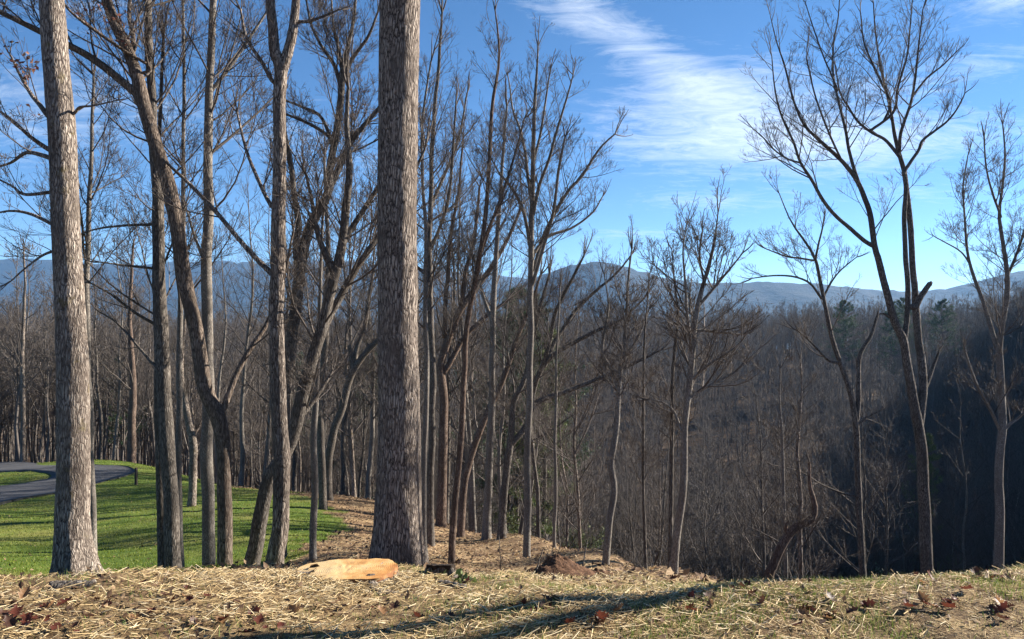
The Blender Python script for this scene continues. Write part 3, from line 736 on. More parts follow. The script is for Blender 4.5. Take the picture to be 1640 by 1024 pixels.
hero('leaning_tree', 'short brown trunk leaning and kinking upward over the dark valley', 16, [
    (V_((1231, 940, 8), (1240, 905, 7.2), (1250, 881, 6.8), (1262, 860, 6.6), (1277, 844, 6.4), (1292, 838, 6), (1301, 832, 5.6), (1306, 815, 4.6), (1302, 795, 3.8), (1297, 775, 2.8), (1296, 740, 2)), 10, .9, .55, .0),
    (V_((1262, 862, 3.4), (1258, 846, 3), (1262, 836, 2.4)), 0, .4, .5, 0)], 'brown')
hero('sapling', 'thin straight sapling crossing behind the short leaning trunk', 17.5, [
    (V_((1258, 950, 3.4), (1256, 860, 3), (1254, 786, 2.6), (1252, 700, 2.1), (1248, 640, 1.5), (1250, 590, 1)), 22, 1.3, .3, .0)], 'grey')
hero('sapling', 'pale-edged sapling with a twiggy bronze crown beside the leaning trunk', 18, [
    (V_((1283, 950, 3.8), (1282, 844, 3.4), (1283, 799, 3.2), (1280, 760, 2.9), (1277, 724, 2.6), (1281, 670, 2), (1284, 620, 1.4), (1282, 575, .9)), 34, 1.4, .35, .0)], 'pale', kids=(8, 6, 4))
hero('hardwood_tree', 'slim dark tree with a broken-off right fork and long crooked arms', 20, [
    (V_((1383, 945, 5.5), (1381, 900, 5), (1378, 848, 4.9), (1375, 766, 4.8), (1372, 691, 4.7), (1366, 650, 4.2), (1351, 596, 3.8), (1333, 543, 3.4), (1320, 482, 2.9), (1309, 429, 2.5), (1305, 414, 2.3), (1292, 390, 1.9), (1277, 370, 1.5), (1262, 345, 1), (1248, 310, .7)), 8, 1.0, .7, .0),
    (V_((1371, 684, 4.2), (1374, 641, 4), (1375, 578, 3.6), (1384, 555, 3.2), (1395, 539, 2.8), (1401, 520, 2.4), (1406, 503, 2)), 3, .5, .5, .1),
    (V_((1306, 416, 2), (1311, 390, 1.7), (1316, 370, 1.4), (1321, 345, 1)), 8, .7, .2, .2),
    (V_((1317, 480, 2), (1298, 455, 1.8), (1272, 444, 1.6), (1240, 442, 1.3), (1205, 446, .9)), 9, .7, .2, -.2), (V_((1304, 418, 1.8), (1280, 414, 1.5), (1259, 411, 1.3), (1225, 398, .9)), 8, .7, .2, .3),
    (V_((1342, 580, 2), (1328, 578, 1.8), (1311, 561, 1.6), (1296, 545, 1.3), (1278, 530, 1)), 7, .8, .2, -.3), (V_((1318, 478, 1.8), (1330, 455, 1.5), (1345, 435, 1.2), (1372, 412, .8)), 8, .7, .2, .2),
    (V_((1376, 796, 2), (1350, 790, 1.6), (1316, 776, 1.3), (1280, 755, 1.1), (1237, 745, .8)), 5, .5, .3, -.2), (V_((1374, 680, 2.2), (1385, 670, 2), (1400, 662, 1.6), (1410, 657, 1)), 3, .4, .3, .1)], 'dark', kids=(6, 5, 4), rmin=.0026, Lk=1.6)
hero('hardwood_tree', 'tallest dark tree on the right dividing low into stems that fan high into the sky', 22, [
    (V_((1484, 935, 9.8), (1481, 850, 9), (1479, 766, 8.6), (1476, 720, 8.4), (1471, 685, 8.2), (1462, 640, 7.2), (1455, 600, 6.6), (1448, 548, 6.4), (1441, 530, 6.3), (1432, 510, 6), (1424, 480, 5.7), (1415, 447, 5.3), (1407, 415, 5), (1401, 394, 4.6), (1394, 342, 4.2), (1385, 315, 4), (1374, 293, 3.7), (1350, 262, 3.2), (1326, 239, 2.9), (1304, 218, 2.5), (1286, 198, 2.1), (1270, 160, 1.8), (1257, 107, 1.4), (1245, 70, 1), (1236, 35, .7)), 14, 1.2, .62, .0),
    (V_((1472, 690, 7), (1476, 650, 6.8), (1478, 618, 6.6), (1474, 575, 6.2), (1471, 548, 6), (1468, 500, 5.6), (1466, 464, 5.2), (1462, 430, 4.8), (1459, 366, 4.4), (1453, 310, 4), (1448, 273, 3.8), (1440, 250, 3.4), (1432, 215, 2.8), (1428, 186, 2.4), (1418, 140, 2), (1409, 98, 1.6), (1402, 50, 1.2), (1399, 5, .9)), 10, 1.1, .62, .15),
    (V_((1449, 548, 4.4), (1453, 500, 4.2), (1454, 460, 4.2), (1451, 420, 4), (1450, 385, 3.8), (1450, 330, 3.6), (1449, 285, 3.4)), 2, .6, .5, .1),
    (V_((1402, 397, 3.6), (1386, 388, 3.4), (1364, 368, 3.2), (1340, 346, 2.9), (1316, 317, 2.7), (1300, 290, 2.5), (1282, 259, 2.2), (1272, 229, 1.9), (1258, 200, 1.7), (1247, 171, 1.5), (1240, 135, 1.1), (1236, 90, .8)), 12, 1.1, .3, -.2),
    (V_((1283, 262, 1.6), (1262, 255, 1.4), (1240, 240, 1.2), (1222, 220, 1), (1205, 205, .7)), 7, .8, .2, .2),
    (V_((1384, 312, 3), (1369, 273, 2.8), (1360, 240, 2.5), (1355, 210, 2.3), (1344, 165, 2), (1335, 122, 1.7), (1334, 73, 1.3), (1342, 30, 1), (1346, -20, .7)), 14, 1.1, .2, .25),
    (V_((1340, 140, 1.4), (1320, 95, 1.2), (1304, 50, 1), (1290, 5, .7)), 9, .9, .1, .1), (V_((1350, 262, 1.8), (1325, 205, 1.6), (1305, 150, 1.3), (1292, 95, 1)), 9, 1, .1, -.3),
    (V_((1441, 252, 2.8), (1418, 225, 2.5), (1395, 212, 2.2), (1374, 195, 1.9), (1358, 170, 1.6), (1345, 146, 1.3), (1338, 105, .9)), 10, 1, .2, .3),
    (V_((1440, 245, 2.8), (1443, 215, 2.6), (1457, 171, 2.2), (1463, 140, 1.9), (1467, 112, 1.7), (1472, 65, 1.3), (1478, 15, .9)), 12, 1.1, .15, -.3),
    (V_((1450, 275, 2.8), (1462, 255, 2.6), (1472, 240, 2.4), (1478, 225, 2.2), (1497, 210, 1.9), (1516, 195, 1.6), (1532, 175, 1.3), (1545, 150, .9)), 11, .9, .25, .2),
    (V_((1430, 180, 2.2), (1438, 140, 1.9), (1452, 90, 1.5), (1458, 40, 1.1), (1462, -10, .8)), 12, 1, .15, -.1), (V_((1425, 165, 2), (1405, 120, 1.7), (1385, 70, 1.3), (1378, 20, .9)), 11, 1, .15, .2),
    (V_((1462, 155, 1.8), (1485, 125, 1.5), (1510, 105, 1.2), (1530, 85, .9)), 9, .8, .15, .2),
    (V_((1467, 492, 5), (1473, 478, 4.6), (1481, 464, 4.3), (1489, 453, 4)), 0, .3, .5, .1), (V_((1478, 630, 4), (1487, 610, 3.6), (1496, 585, 2.4), (1505, 560, 1.4)), 5, .7, .3, .3),
    (V_((1433, 513, 2.2), (1424, 508, 1.8), (1412, 502, 1.4), (1405, 508, 1)), 0, .3, .5, 0)], 'dark', kids=(7, 5, 4), sides=14, rings=110, rmin=.0026, Lk=1.7, nk=1.15)
hero('hardwood_tree', 'forking tree with a fine twiggy top near the leaf-strewn right bank', 26, [
    (V_((1599, 925, 8), (1600, 850, 7), (1601, 766, 6.6), (1604, 680, 6.2), (1603, 600, 5.8), (1600, 561, 5.4), (1604, 526, 4.6), (1612, 470, 4), (1612, 430, 3.4), (1605, 390, 3), (1600, 345, 2.6), (1606, 300, 2), (1610, 250, 1.5), (1606, 200, 1)), 24, 1.5, .55, .0),
    (V_((1600, 565, 4), (1592, 540, 3.7), (1584, 513, 3.4), (1573, 480, 3), (1562, 447, 2.7), (1555, 425, 2.4), (1549, 400, 2.1), (1545, 350, 1.7), (1542, 300, 1.3), (1550, 250, .9)), 20, 1.4, .3, .2),
    (V_((1557, 432, 1.6), (1540, 405, 1.3), (1513, 388, 1), (1495, 378, .7)), 4, .7, .3, .2), (V_((1604, 350, 2), (1590, 310, 1.7), (1580, 270, 1.4), (1576, 220, 1)), 14, 1.2, .1, -.2),
    (V_((1610, 450, 2.6), (1625, 415, 2.2), (1640, 370, 1.7), (1650, 320, 1.2)), 12, 1.3, .15, .2), (V_((1602, 690, 2.8), (1585, 655, 2.4), (1565, 618, 2), (1552, 585, 1.6), (1544, 555, 1.2)), 8, 1.2, .2, -.3),
    (V_((1606, 695, 2.8), (1614, 682, 2.4), (1632, 668, 1.8), (1655, 640, 1.2)), 7, 1.2, .2, .2)], 'grey', Lk=1.4)

# ------------------------------------------------------------------ the wood: prototypes and copies
def proto(seed, hgt, r0, nl, crown_from, kids, rmin, fat=1.0, lean=.03, spread=.9, mats=('grey', 'twig'), sides=8, rings=16, tsides=(4, 3, 3, 3)):
    rg = np.random.default_rng(seed)
    n = 9
    zt = np.linspace(0, hgt * .92, n)
    sway = np.cumsum(rg.normal(0, lean, (n, 2)), 0) * hgt / n
    arr = np.c_[sway - sway[0], zt - .2, r0 * np.linspace(1, .12, n) ** .9]
    S = spline(arr, rings)
    stems = [(S[:, :3], S[:, 3], nl, hgt * .24 * spread, crown_from)]
    V, Q = trunk_mesh(S[:, :3], S[:, 3], sides, .35, .05, seed)
    tr = Acc(); tr.add(V, Q)
    if rg.random() < .7:                       # a fork or two
        for q in range(rg.integers(1, 3)):
            t0 = rg.uniform(.3, .62); k = int(t0 * (rings - 1))
            a = rg.uniform(0, 2 * np.pi)
            p = [np.r_[S[k, :3], S[k, 3] * .75]]
            dirv = np.array([math.cos(a) * .55, math.sin(a) * .55, 1.0])
            ln = hgt * (1 - t0) * .8
            for j in range(1, 5):
                dirv = dirv + np.array([0, 0, .18]) + rg.normal(0, .08, 3)
                u = dirv / np.linalg.norm(dirv)
                p.append(np.r_[p[-1][:3] + u * ln / 4, S[k, 3] * .75 * (1 - j * .21)])
            S2 = spline(np.array(p), 10)
            V, Q = trunk_mesh(S2[:, :3], S2[:, 3], max(5, sides - 2), 0, .05, seed + q)
            tr.add(V, Q)
            stems.append((S2[:, :3], S2[:, 3], max(4, nl // 2), hgt * .17 * spread, .15))
    cr = crown(rg, stems, Acc(), kids, rmin, 0.0, .5, fat, tsides)
    return tr, cr

TREES = []
for k, (hgt, r0, nl, cf, kids, spread, mk) in enumerate((
        (17, .14, 26, .30, (8, 6), .9, 'grey'), (16, .12, 24, .36, (8, 6), .75, 'dark'), (18, .16, 28, .26, (8, 6), 1.0, 'umber'), (15, .10, 26, .22, (8, 6), .8, 'grey'),
        (17, .13, 24, .40, (8, 6), .9, 'dark'), (14, .09, 28, .2, (8, 6), .85, 'pale'), (12, .055, 30, .14, (7, 6), .75, 'grey'), (10, .04, 32, .1, (7, 6), .75, 'dark'))):
    tr, cr = proto(100 + k, hgt, r0, nl, cf, kids, .0055, 1.0, .07, spread)
    TREES.append((hgt, tr.mesh('trunk', M[mk]), cr.mesh('crown', M['twig'])))

def place_tree(k, x, y, hgt, rz, label, group, name='bare_tree'):
    h0, tm, cm = TREES[k]
    e = bpy.data.objects.new(name, None); COL.objects.link(e)
    s = hgt / h0
    e.location = (x, y, gz(x, y) - .05); e.rotation_euler = (0, 0, rz); e.scale = (s, s, s); e.empty_display_size = .3
    tag(e, label, 'tree', group)
    link('trunk', tm, e); link('crown', cm, e)
    return e

def skyline(px):
    return np.interp(px, [0, 300, 600, 800, 880, 960, 1060, 1200, 1340, 1450, 1640], [300, 300, 320, 380, 440, 470, 490, 500, 490, 480, 470])

taken = []
def wood_points(n, d0, d1, px0, px1, spacing, rg, maxtry=60000):
    out = []
    for _ in range(maxtry):
        if len(out) >= n: break
        d = math.exp(rg.uniform(math.log(d0), math.log(d1)) ) if rg.random() < .35 else math.sqrt(rg.uniform(d0 * d0, d1 * d1))
        px = rg.uniform(px0, px1)
        x = (px - CX) / F * d
        if px < 400 and d < 57: continue
        if px > 1090 and d < 54 and rg.random() < (.97 if d < 34 else .66): continue
        if 880 < px <= 1090 and d < 42 and rg.random() < .75: continue
        xx, yy = np.array([x]), np.array([d])
        if lawn_mask(xx, yy)[0] or slope_mask(xx - 1.2, yy - 1.5)[0]: continue
        if any((x - a) ** 2 + (d - b) ** 2 < spacing ** 2 for a, b in taken): continue
        taken.append((x, d)); out.append((x, d, px))
    return out
rg = np.random.default_rng(5)
LABW = [('bare tree in the wood beyond the driveway bend', 'trees beyond the driveway'), ('bare tree in the shaded wood down in the valley', 'trees in the valley wood')]
for x, y, px in wood_points(285, 19, 104, -40, 1690, 1.9, rg):
    g = gz(x, y)
    top = H + (CY - skyline(px) - rg.uniform(-25, 30)) / F * y
    hh = min(rg.uniform(12, 19), top - g)
    if hh < 5: continue
    k = int(rg.integers(6, 8)) if (hh < 10 or rg.random() < .3) else int(rg.integers(0, 6))
    hh = min(hh, TREES[k][0] * 1.25)
    w = 0 if (px < 420 and y > 50) else 1
    place_tree(k, x, y, hh, rg.uniform(0, 6.28), *LABW[w])

hero('hardwood_tree', 'red-brown trunk with sunlit pale edges at the wood edge just past the driveway bend', 58, [
    (V_((211, 742, 6.5), (211, 690, 6), (213, 640, 5.6), (212, 590, 4.6), (208, 520, 3.6), (210, 450, 2.6), (214, 390, 1.6)), 26, 4.5, .35, .0)], 'brown', rmin=.006, kids=(7, 5, 3))
hero('hardwood_tree', 'thin tree with a pale lit edge at the wood edge beyond the driveway island', 57, [
    (V_((36, 740, 4), (37, 660, 3.6), (36, 560, 3), (40, 470, 2), (38, 400, 1.2)), 22, 4, .35, .0)], 'pale', rmin=.006, kids=(7, 5, 3))

for i, (px, d, hh) in enumerate(((385, 46, 20), (422, 45, 19), (470, 47, 21), (547, 45, 22), (568, 40, 19), (590, 44, 21), (655, 41, 22), (668, 36, 20), (714, 40, 21), (736, 45, 23), (762, 39, 21), (816, 37, 19), (834, 42, 19), (866, 33, 15), (905, 36, 14), (345, 56, 20), (181, 60, 21), (160, 62, 20), (100, 63, 22), (935, 30, 13))):
    k = (0, 3, 4, 1, 5)[i % 5]
    place_tree(k, (px - CX) / F * d, d, hh * .95, i * 2.1, 'slim bare tree at the far rim of the straw slope and lawn', 'slim trees along the slope rim')
# trees just outside the picture on the sunny side: their shadows cross the straw
tr, cr = proto(140, 19, .21, 20, .62, (8, 6), .0055, 1.0, .03, .8)
TREES.append((19, tr.mesh('trunk', M['oak']), cr.mesh('crown', M['twig'])))
place_tree(8, 9.9, 8.66, 19, .6, 'clear-stemmed bare tree on the sunny bank whose shadow crosses the straw', None)

# ------------------------------------------------------------------ evergreens
M['needle'] = leafmat('pine needles', [(0, (.018, .042, .018)), (.6, (.035, .075, .028)), (1, (.075, .12, .035))], .15)
M['needley'] = leafmat('yellowing pine needles', [(0, (.05, .085, .02)), (.6, (.10, .13, .03)), (1, (.16, .18, .05))], .15)
M['laurel'] = leafmat('glossy evergreen leaves', [(0, (.012, .030, .016)), (.6, (.024, .052, .026)), (1, (.05, .085, .045))], .1, .6)
def pine_proto(seed, hgt, cf, mat, spread=.22):
    rg = np.random.default_rng(seed)
    zt = np.linspace(-.2, hgt, 12)
    P = np.c_[np.cumsum(rg.normal(0, .03, (12, 2)), 0), zt]; Rd = np.linspace(.2, .02, 12)
    V, Q = trunk_mesh(P, Rd, 8, .2, .05, seed)
    tr = Acc(); tr.add(V, Q)
    br = Acc(); nd = Acc()
    n = int(hgt * 5.2)
    t = np.sort(rg.uniform(cf, .985, n)); z = t * hgt
    a = rg.uniform(0, 6.28, n)
    q = (t - cf) / (1 - cf)
    L = hgt * spread * (1.05 - q) ** .75 * rg.uniform(.55, 1.15, n) * np.minimum(1, .55 + q * 3)
    P0 = np.c_[np.interp(z, zt, P[:, 0]), np.interp(z, zt, P[:, 1]), z]
    D = norm(np.c_[np.cos(a), np.sin(a), .05 + .5 * q])
    B, BR = extend(rg, P0, D, L, .012 * L + .008, np.full(n, .006), 5, .06, .05)
    br.add(*tubes(B, BR, 4))
    pos, dd, rp, tt = sprout(rg, B, BR, 9, .3, 1.0, .4, 1.0)
    LL = np.repeat(L, 9) * .3 * rg.uniform(.6, 1.2, len(tt))
    B2, BR2 = extend(rg, pos, dd, LL, np.full(len(LL), .006), np.full(len(LL), .004), 3, .1, .06)
    br.add(*tubes(B2, BR2, 3))
    tips = np.concatenate([B2[:, 1:].reshape(-1, 3), B[:, 3:].reshape(-1, 3)])
    tp = np.repeat(tips, 12, 0) + rg.normal(0, .05, (len(tips) * 12, 3))
    N = len(tp); ln = rg.uniform(.16, .32, N)[:, None]
    D = norm(rg.normal(size=(N, 3)) + [0, 0, .5]); Bv = norm(np.cross(D, rg.normal(size=(N, 3))))
    V = np.stack([tp - Bv * .016, tp + Bv * .016, tp + D * ln], 1)
    nd.add(V, None, np.arange(N * 3).reshape(-1, 3))
    return hgt, tr.mesh('trunk', M['dark']), br.mesh('branches', M['twig']), nd.mesh('needles', M[mat])
PINES = [pine_proto(1, 22, .25, 'needle'), pine_proto(2, 20, .4, 'needle', .26), pine_proto(3, 16, .1, 'needley', .2)]
def place_pine(k, px, d, toppy, label, rz, maxh=27):
    h0, tm, bm, nm = PINES[k]
    x = (px - CX) / F * d; g = gz(x, d)
    hh = min(H + (CY - toppy) / F * d - g, maxh)
    s = hh / h0
    e = bpy.data.objects.new('pine_tree', None); COL.objects.link(e)
    e.location = (x, d, g - .1); e.scale = (s, s, s); e.rotation_euler = (0, 0, rz)
    tag(e, label, 'tree', 'evergreens')
    for n_, m_ in (('trunk', tm), ('branches', bm), ('needles', nm)): link(n_, m_, e)
place_pine(1, 826, 50, 462, 'dark green pine rising from the valley behind the tall straight grey tree', .3)
place_pine(2, 872, 46, 520, 'yellow-green pine lower beside the dark valley pine', 1.1)
place_pine(0, 590, 70, 545, 'green pine in the hollow behind the massive trunk', 2.0)
place_pine(1, 470, 76, 560, 'pine half hidden in the hollow behind the forked tree', 2.6)
for i, (px, tp, d, k) in enumerate(((1350, 466, 185, 1), (1428, 452, 190, 0), (1448, 448, 195, 1), (1510, 466, 192, 1))):
    place_pine(k, px, d, tp, 'dark pine standing above the bare trees on the far ridge', i * 1.3, 24)
place_pine(2, 1480, 78, 690, 'dark young pine in the valley shade behind the tallest right tree', .5)
place_pine(0, 195, 75, 560, 'pine in the wood beyond the driveway bend', .9)

def shrub_proto(seed, hgt):
    rg = np.random.default_rng(seed)
    n = 9
    P0 = np.c_[rg.normal(0, .12, (n, 2)), np.full(n, -.1)]
    D = norm(np.c_[rg.normal(0, .45, (n, 2)), np.ones(n)])
    P, Rd = extend(rg, P0, D, hgt * rg.uniform(.6, 1, n), np.full(n, .025), np.full(n, .008), 6, .15, .05)
    st = Acc(); st.add(*tubes(P, Rd, 5))
    pos, dd, rp, tt = sprout(rg, P, Rd, 12, .2, 1, .5, 1.2)
    B, BR = extend(rg, pos, dd, hgt * .3 * rg.uniform(.5, 1.1, len(pos)), np.full(len(pos), .008), np.full(len(pos), .004), 4, .15, .05)
    st.add(*tubes(B, BR, 3))
    base = np.repeat(B[:, 1:].reshape(-1, 3), 14, 0)
    lv = Acc(); leaf_cards(rg, base + rg.normal(0, .06, base.shape), lv, .06, .12)
    return st.mesh('stems', M['dark']), lv.mesh('foliage', M['laurel'])
SHR = [shrub_proto(k, 2.6) for k in (11, 12)]
rgs = np.random.default_rng(77)
SHS = [(1180, 26, 3.2), (1215, 30, 3.6), (1150, 24, 2.4), (1440, 46, 5.6), (1422, 50, 5.6), (1245, 38, 3.5), (1330, 47, 4.2), (1465, 52, 4.6), (1290, 43, 3), (1120, 34, 3.4), (1060, 38, 3.6), (1000, 40, 3.2), (920, 46, 4), (1550, 45, 3.4), (600, 58, 4.5), (570, 60, 4.2), (780, 50, 4), (1380, 50, 4.5), (850, 48, 3.4), (1340, 44, 2.8), (1195, 22, 2.0)]
rq = np.random.default_rng(8)
for _ in range(150):
    d = math.sqrt(rq.uniform(24 ** 2, 95 ** 2)); px = rq.uniform(880, 1690) if rq.random() < .85 else rq.uniform(540, 880)
    xx, yy = np.array([(px - CX) / F * d]), np.array([d])
    if slope_mask(xx - 1.5, yy - 2)[0] or lawn_mask(xx, yy)[0]: continue
    if px > 1220 and d < 42: continue
    SHS.append((px, d, rq.uniform(2.2, 4.6)))
for i, (px, d, hh) in enumerate(SHS):
    x = (px - CX) / F * d
    e = bpy.data.objects.new('evergreen_shrub', None); COL.objects.link(e)
    s = hh / 2.6
    e.location = (x, d, gz(x, d)); e.scale = (s, s, s); e.rotation_euler = (0, 0, i * 1.7)
    tag(e, 'dark glossy evergreen shrub in the valley understorey', 'shrub', 'evergreen shrubs in the valley')
    link('stems', SHR[i % 2][0], e); link('foliage', SHR[i % 2][1], e)

# ------------------------------------------------------------------ the far wood (uncountable): instanced on points
stock = bpy.data.collections.new('far tree stock')
for k in range(6):
    tr, cr = proto(300 + k, 16, (.15, .12, .17, .13, .14, .11)[k], 15, (.4, .5, .35, .45, .3, .38)[k], (7, 5), (.011), 1.3, .07, (.95, .75, 1.1, .8, .95, .85)[k], sides=5, rings=9)
    tr.add(np.concatenate(cr.V), np.concatenate(cr.Q))
    stock.objects.link(bpy.data.objects.new('far_tree', tr.mesh('far_tree', M['twigfar'])))
def far_wood():
    rg = np.random.default_rng(17)
    pts = []
    def fill(n, d0, d1, p0, p1):
        d = np.sqrt(rg.uniform(d0 * d0, d1 * d1, n)); px = rg.uniform(p0, p1, n)
        pts.append(np.c_[(px - CX) / F * d, d])
    fill(5200, 96, 330, -250, 1900)
    fill(300, 30, 96, 1720, 2400)  # out of view on the right, put in to shade the valley
    fill(1300, 96, 230, 1700, 3000)  # unseen trees on the side hill, added for their shade
    fill(420, 60, 96, -700, -60)
    fill(500, 30, 200, 2400, 4200)  # more unseen trees towards the sun, added to shade the valley
    fill(2200, 60, 100, -40, 1690)
    P = np.concatenate(pts)
    P = P[~((P[:, 1] < 100) & (P[:, 1] > 60) & (rg.random(len(P)) < .80) & (np.abs(P[:, 0]) < P[:, 1] * .7))]
    ok = ~lawn_mask(P[:, 0], P[:, 1]); P = P[ok]
    z = hz(P[:, 0], P[:, 1])
    px = CX + F * P[:, 0] / P[:, 1]
    top = H + (CY - (skyline(np.clip(px, 0, 1640)) - 8)) / F * P[:, 1] + rg.normal(0, 1.0, len(P))
    hgt = np.minimum(rg.uniform(12, 19, len(P)), np.where((px > -60) & (px < 1700) & (P[:, 1] < 150), top - z, 30))
    ok = hgt > 5; P, z, hgt = P[ok], z[ok], hgt[ok]
    me = bpy.data.meshes.new('far_wood'); me.vertices.add(len(P))
    me.vertices.foreach_set('co', np.c_[P, z - .1].astype(np.float32).ravel())
    for nm, ty, val in (('sc', 'FLOAT', hgt / 16), ('rot', 'FLOAT', rg.uniform(0, 6.28, len(P))), ('pick', 'INT', rg.integers(0, 6, len(P)))):
        a = me.attributes.new(nm, ty, 'POINT'); a.data.foreach_set('value', np.asarray(val, np.int32 if ty == 'INT' else np.float32))
    o = tag(link('far_wood', me), 'grey bare wood covering the far slope up to the ridge', 'wood', None, 'stuff')
    ng = bpy.data.node_groups.new('far wood', 'GeometryNodeTree')
    ng.interface.new_socket('Geometry', in_out='INPUT', socket_type='NodeSocketGeometry')
    ng.interface.new_socket('Geometry', in_out='OUTPUT', socket_type='NodeSocketGeometry')
    N = ng.nodes; Lk = ng.links.new
    gi, go = N.new('NodeGroupInput'), N.new('NodeGroupOutput')
    ip = N.new('GeometryNodeInstanceOnPoints')
    ci = N.new('GeometryNodeCollectionInfo'); ci.inputs['Collection'].default_value = stock
    ci.inputs['Separate Children'].default_value = True; ci.inputs['Reset Children'].default_value = True
    def attr(nm, ty):
        a = N.new('GeometryNodeInputNamedAttribute'); a.data_type = ty; a.inputs[0].default_value = nm
        return a.outputs[0]
    cx = N.new('ShaderNodeCombineXYZ'); Lk(attr('rot', 'FLOAT'), cx.inputs[2])
    cs = N.new('ShaderNodeCombineXYZ'); sa = attr('sc', 'FLOAT')
    for i in range(3): Lk(sa, cs.inputs[i])
    Lk(gi.outputs[0], ip.inputs['Points']); Lk(ci.outputs[0], ip.inputs['Instance'])
    ip.inputs['Pick Instance'].default_value = True
    Lk(attr('pick', 'INT'), ip.inputs['Instance Index']); Lk(cx.outputs[0], ip.inputs['Rotation']); Lk(cs.outputs[0], ip.inputs['Scale'])
    Lk(ip.outputs[0], go.inputs[0])
    md = o.modifiers.new('wood', 'NODES'); md.node_group = ng
far_wood()

# ------------------------------------------------------------------ driveway
def driveway():
    outer = [(-420, 880), (-150, 838), (14, 806), (100, 790), (150, 778), (200, 765), (217, 757), (205, 750), (160, 746), (90, 744), (14, 745), (-150, 747), (-420, 752)]
    inner = [(-420, 812), (-150, 794), (14, 779), (45, 775), (65, 772), (78, 768.5), (83, 764), (78, 760), (62, 757), (40, 756), (14, 757), (-150, 760), (-420, 768)]
    O = np.array([hit(*p) for p in outer]); I = np.array([hit(*p) for p in inner])
    def dens(a):
        n = len(a); P = np.vstack([2 * a[0] - a[1], a, 2 * a[-1] - a[-2]])
        u = np.linspace(0, n - 1 - 1e-6, 90); k = u.astype(int); q = (u - k)[:, None]
        p0, p1, p2, p3 = P[k], P[k + 1], P[k + 2], P[k + 3]
        return .5 * (2 * p1 + (p2 - p0) * q + (2 * p0 - 5 * p1 + 4 * p2 - p3) * q ** 2 + (3 * p1 - p0 - 3 * p2 + p3) * q ** 3)
    O, I = dens(O), dens(I)
    w = np.linspace(0, 1, 9)[None, :, None]
    G = O[:, None] * (1 - w) + I[:, None] * w
    Z = hz(G[..., 0].ravel(), G[..., 1].ravel()).reshape(G.shape[:2])
    ker = np.ones(7) / 7
    Z = np.stack([np.convolve(np.pad(Z[:, j], 3, mode='edge'), ker, 'valid') for j in range(9)], 1) + .07
    V = np.concatenate([G, Z[..., None]], -1)
    n, k = Z.shape
    idx = np.arange(n * k).reshape(n, k)
    Q = np.stack([idx[:-1, :-1], idx[1:, :-1], idx[1:, 1:], idx[:-1, 1:]], -1).reshape(-1, 4)
    # skirts so the edge has thickness
    sk = []
    V = V.reshape(-1, 3)
    for e in (idx[:, 0], idx[:, -1]):
        lo = V[e] - [0, 0, .3]; b0 = len(V); V = np.concatenate([V, lo])
        li = b0 + np.arange(n)
        sk.append(np.stack([e[:-1], e[1:], li[1:], li[:-1]], -1))
    Q = np.concatenate([Q] + sk)
    m, t, b = material('worn asphalt', .85, .3)
    pos = t.node('ShaderNodeNewGeometry').outputs['Position']
    t.put(b.inputs['Base Color'], t.ramp(t.math('ADD', t.math('MULTIPLY', t.noise(pos, .6, 4), .5), t.math('MULTIPLY', t.noise(pos, 30, 4), .5)), [(.3, (.036, .036, .04)), (.5, (.06, .06, .064)), (.7, (.10, .097, .098))]))
    t.put(b.inputs['Normal'], t.node('ShaderNodeBump', inp={'Strength': .4, 'Distance': .01, 'Height': t.noise(pos, 60, 3)}).outputs[0])
    me = mesh_np('driveway', V, Q, None, m, smooth=True)
    tag(link('driveway', me), kind='structure')
    return np.concatenate([O, I[::-1]])
ROAD = driveway()

# ------------------------------------------------------------------ small built things by the driveway
def lathe(prof, sides=16):
    prof = np.array(prof, float); a = np.arange(sides) * 2 * np.pi / sides
    V = np.stack([prof[:, 0:1] * np.cos(a), prof[:, 0:1] * np.sin(a), prof[:, 1:2] + 0 * a], -1)
    idx = np.arange(V.shape[0] * sides).reshape(-1, sides); nx = np.roll(idx, -1, 1)
    Q = np.stack([idx[:-1], nx[:-1], nx[1:], idx[1:]], -1).reshape(-1, 4)
    return V.reshape(-1, 3), Q
m, t, b = material('weathered post wood')
t.put(b.inputs['Base Color'], t.ramp(t.noise(t.scalevec(t.node('ShaderNodeTexCoord').outputs['Object'], (12, 12, 1)), 3, 5), [(.3, (.03, .024, .018)), (.7, (.10, .08, .06))]))
M['post'] = m
x, y = hit(218, 778)
w = .055
Vp = []
for z, s in ((-.2, 1), (.80, 1), (.84, .82), (.86, .3)):
    Vp += [(-w * s, -w * s, z), (w * s, -w * s, z), (w * s, w * s, z), (-w * s, w * s, z)]
Qp = []
for k in range(3):
    for j in range(4): Qp.append((k * 4 + j, k * 4 + (j + 1) % 4, k * 4 + 4 + (j + 1) % 4, k * 4 + 4 + j))
Qp.append((12, 13, 14, 15))
tag(link('wooden_post', mesh_np('wooden_post', Vp, Qp, None, M['post'], False), loc=(x, y, gz(x, y))), 'short dark wooden post on the lawn by the driveway bend', 'post')
m, t, b = material('faded blue plastic', .5, .4); b.inputs['Base Color'].default_value = (.10, .17, .27, 1); M['blue'] = m
x, y = hit(228, 741, 3, 90)
V, Q = lathe([(0, 0), (.16, 0), (.17, .03), (.18, .12), (.165, .16), (.185, .20), (.19, .30), (.17, .34), (.185, .38), (.175, .48), (.165, .50), (.14, .52), (.0, .52)])
tag(link('barrel', mesh_np('barrel', V, Q, None, M['blue']), loc=(x, y + 2.5, gz(x, y + 2.5) - .01)), 'small faded blue barrel among the trunks past the driveway bend', 'barrel')

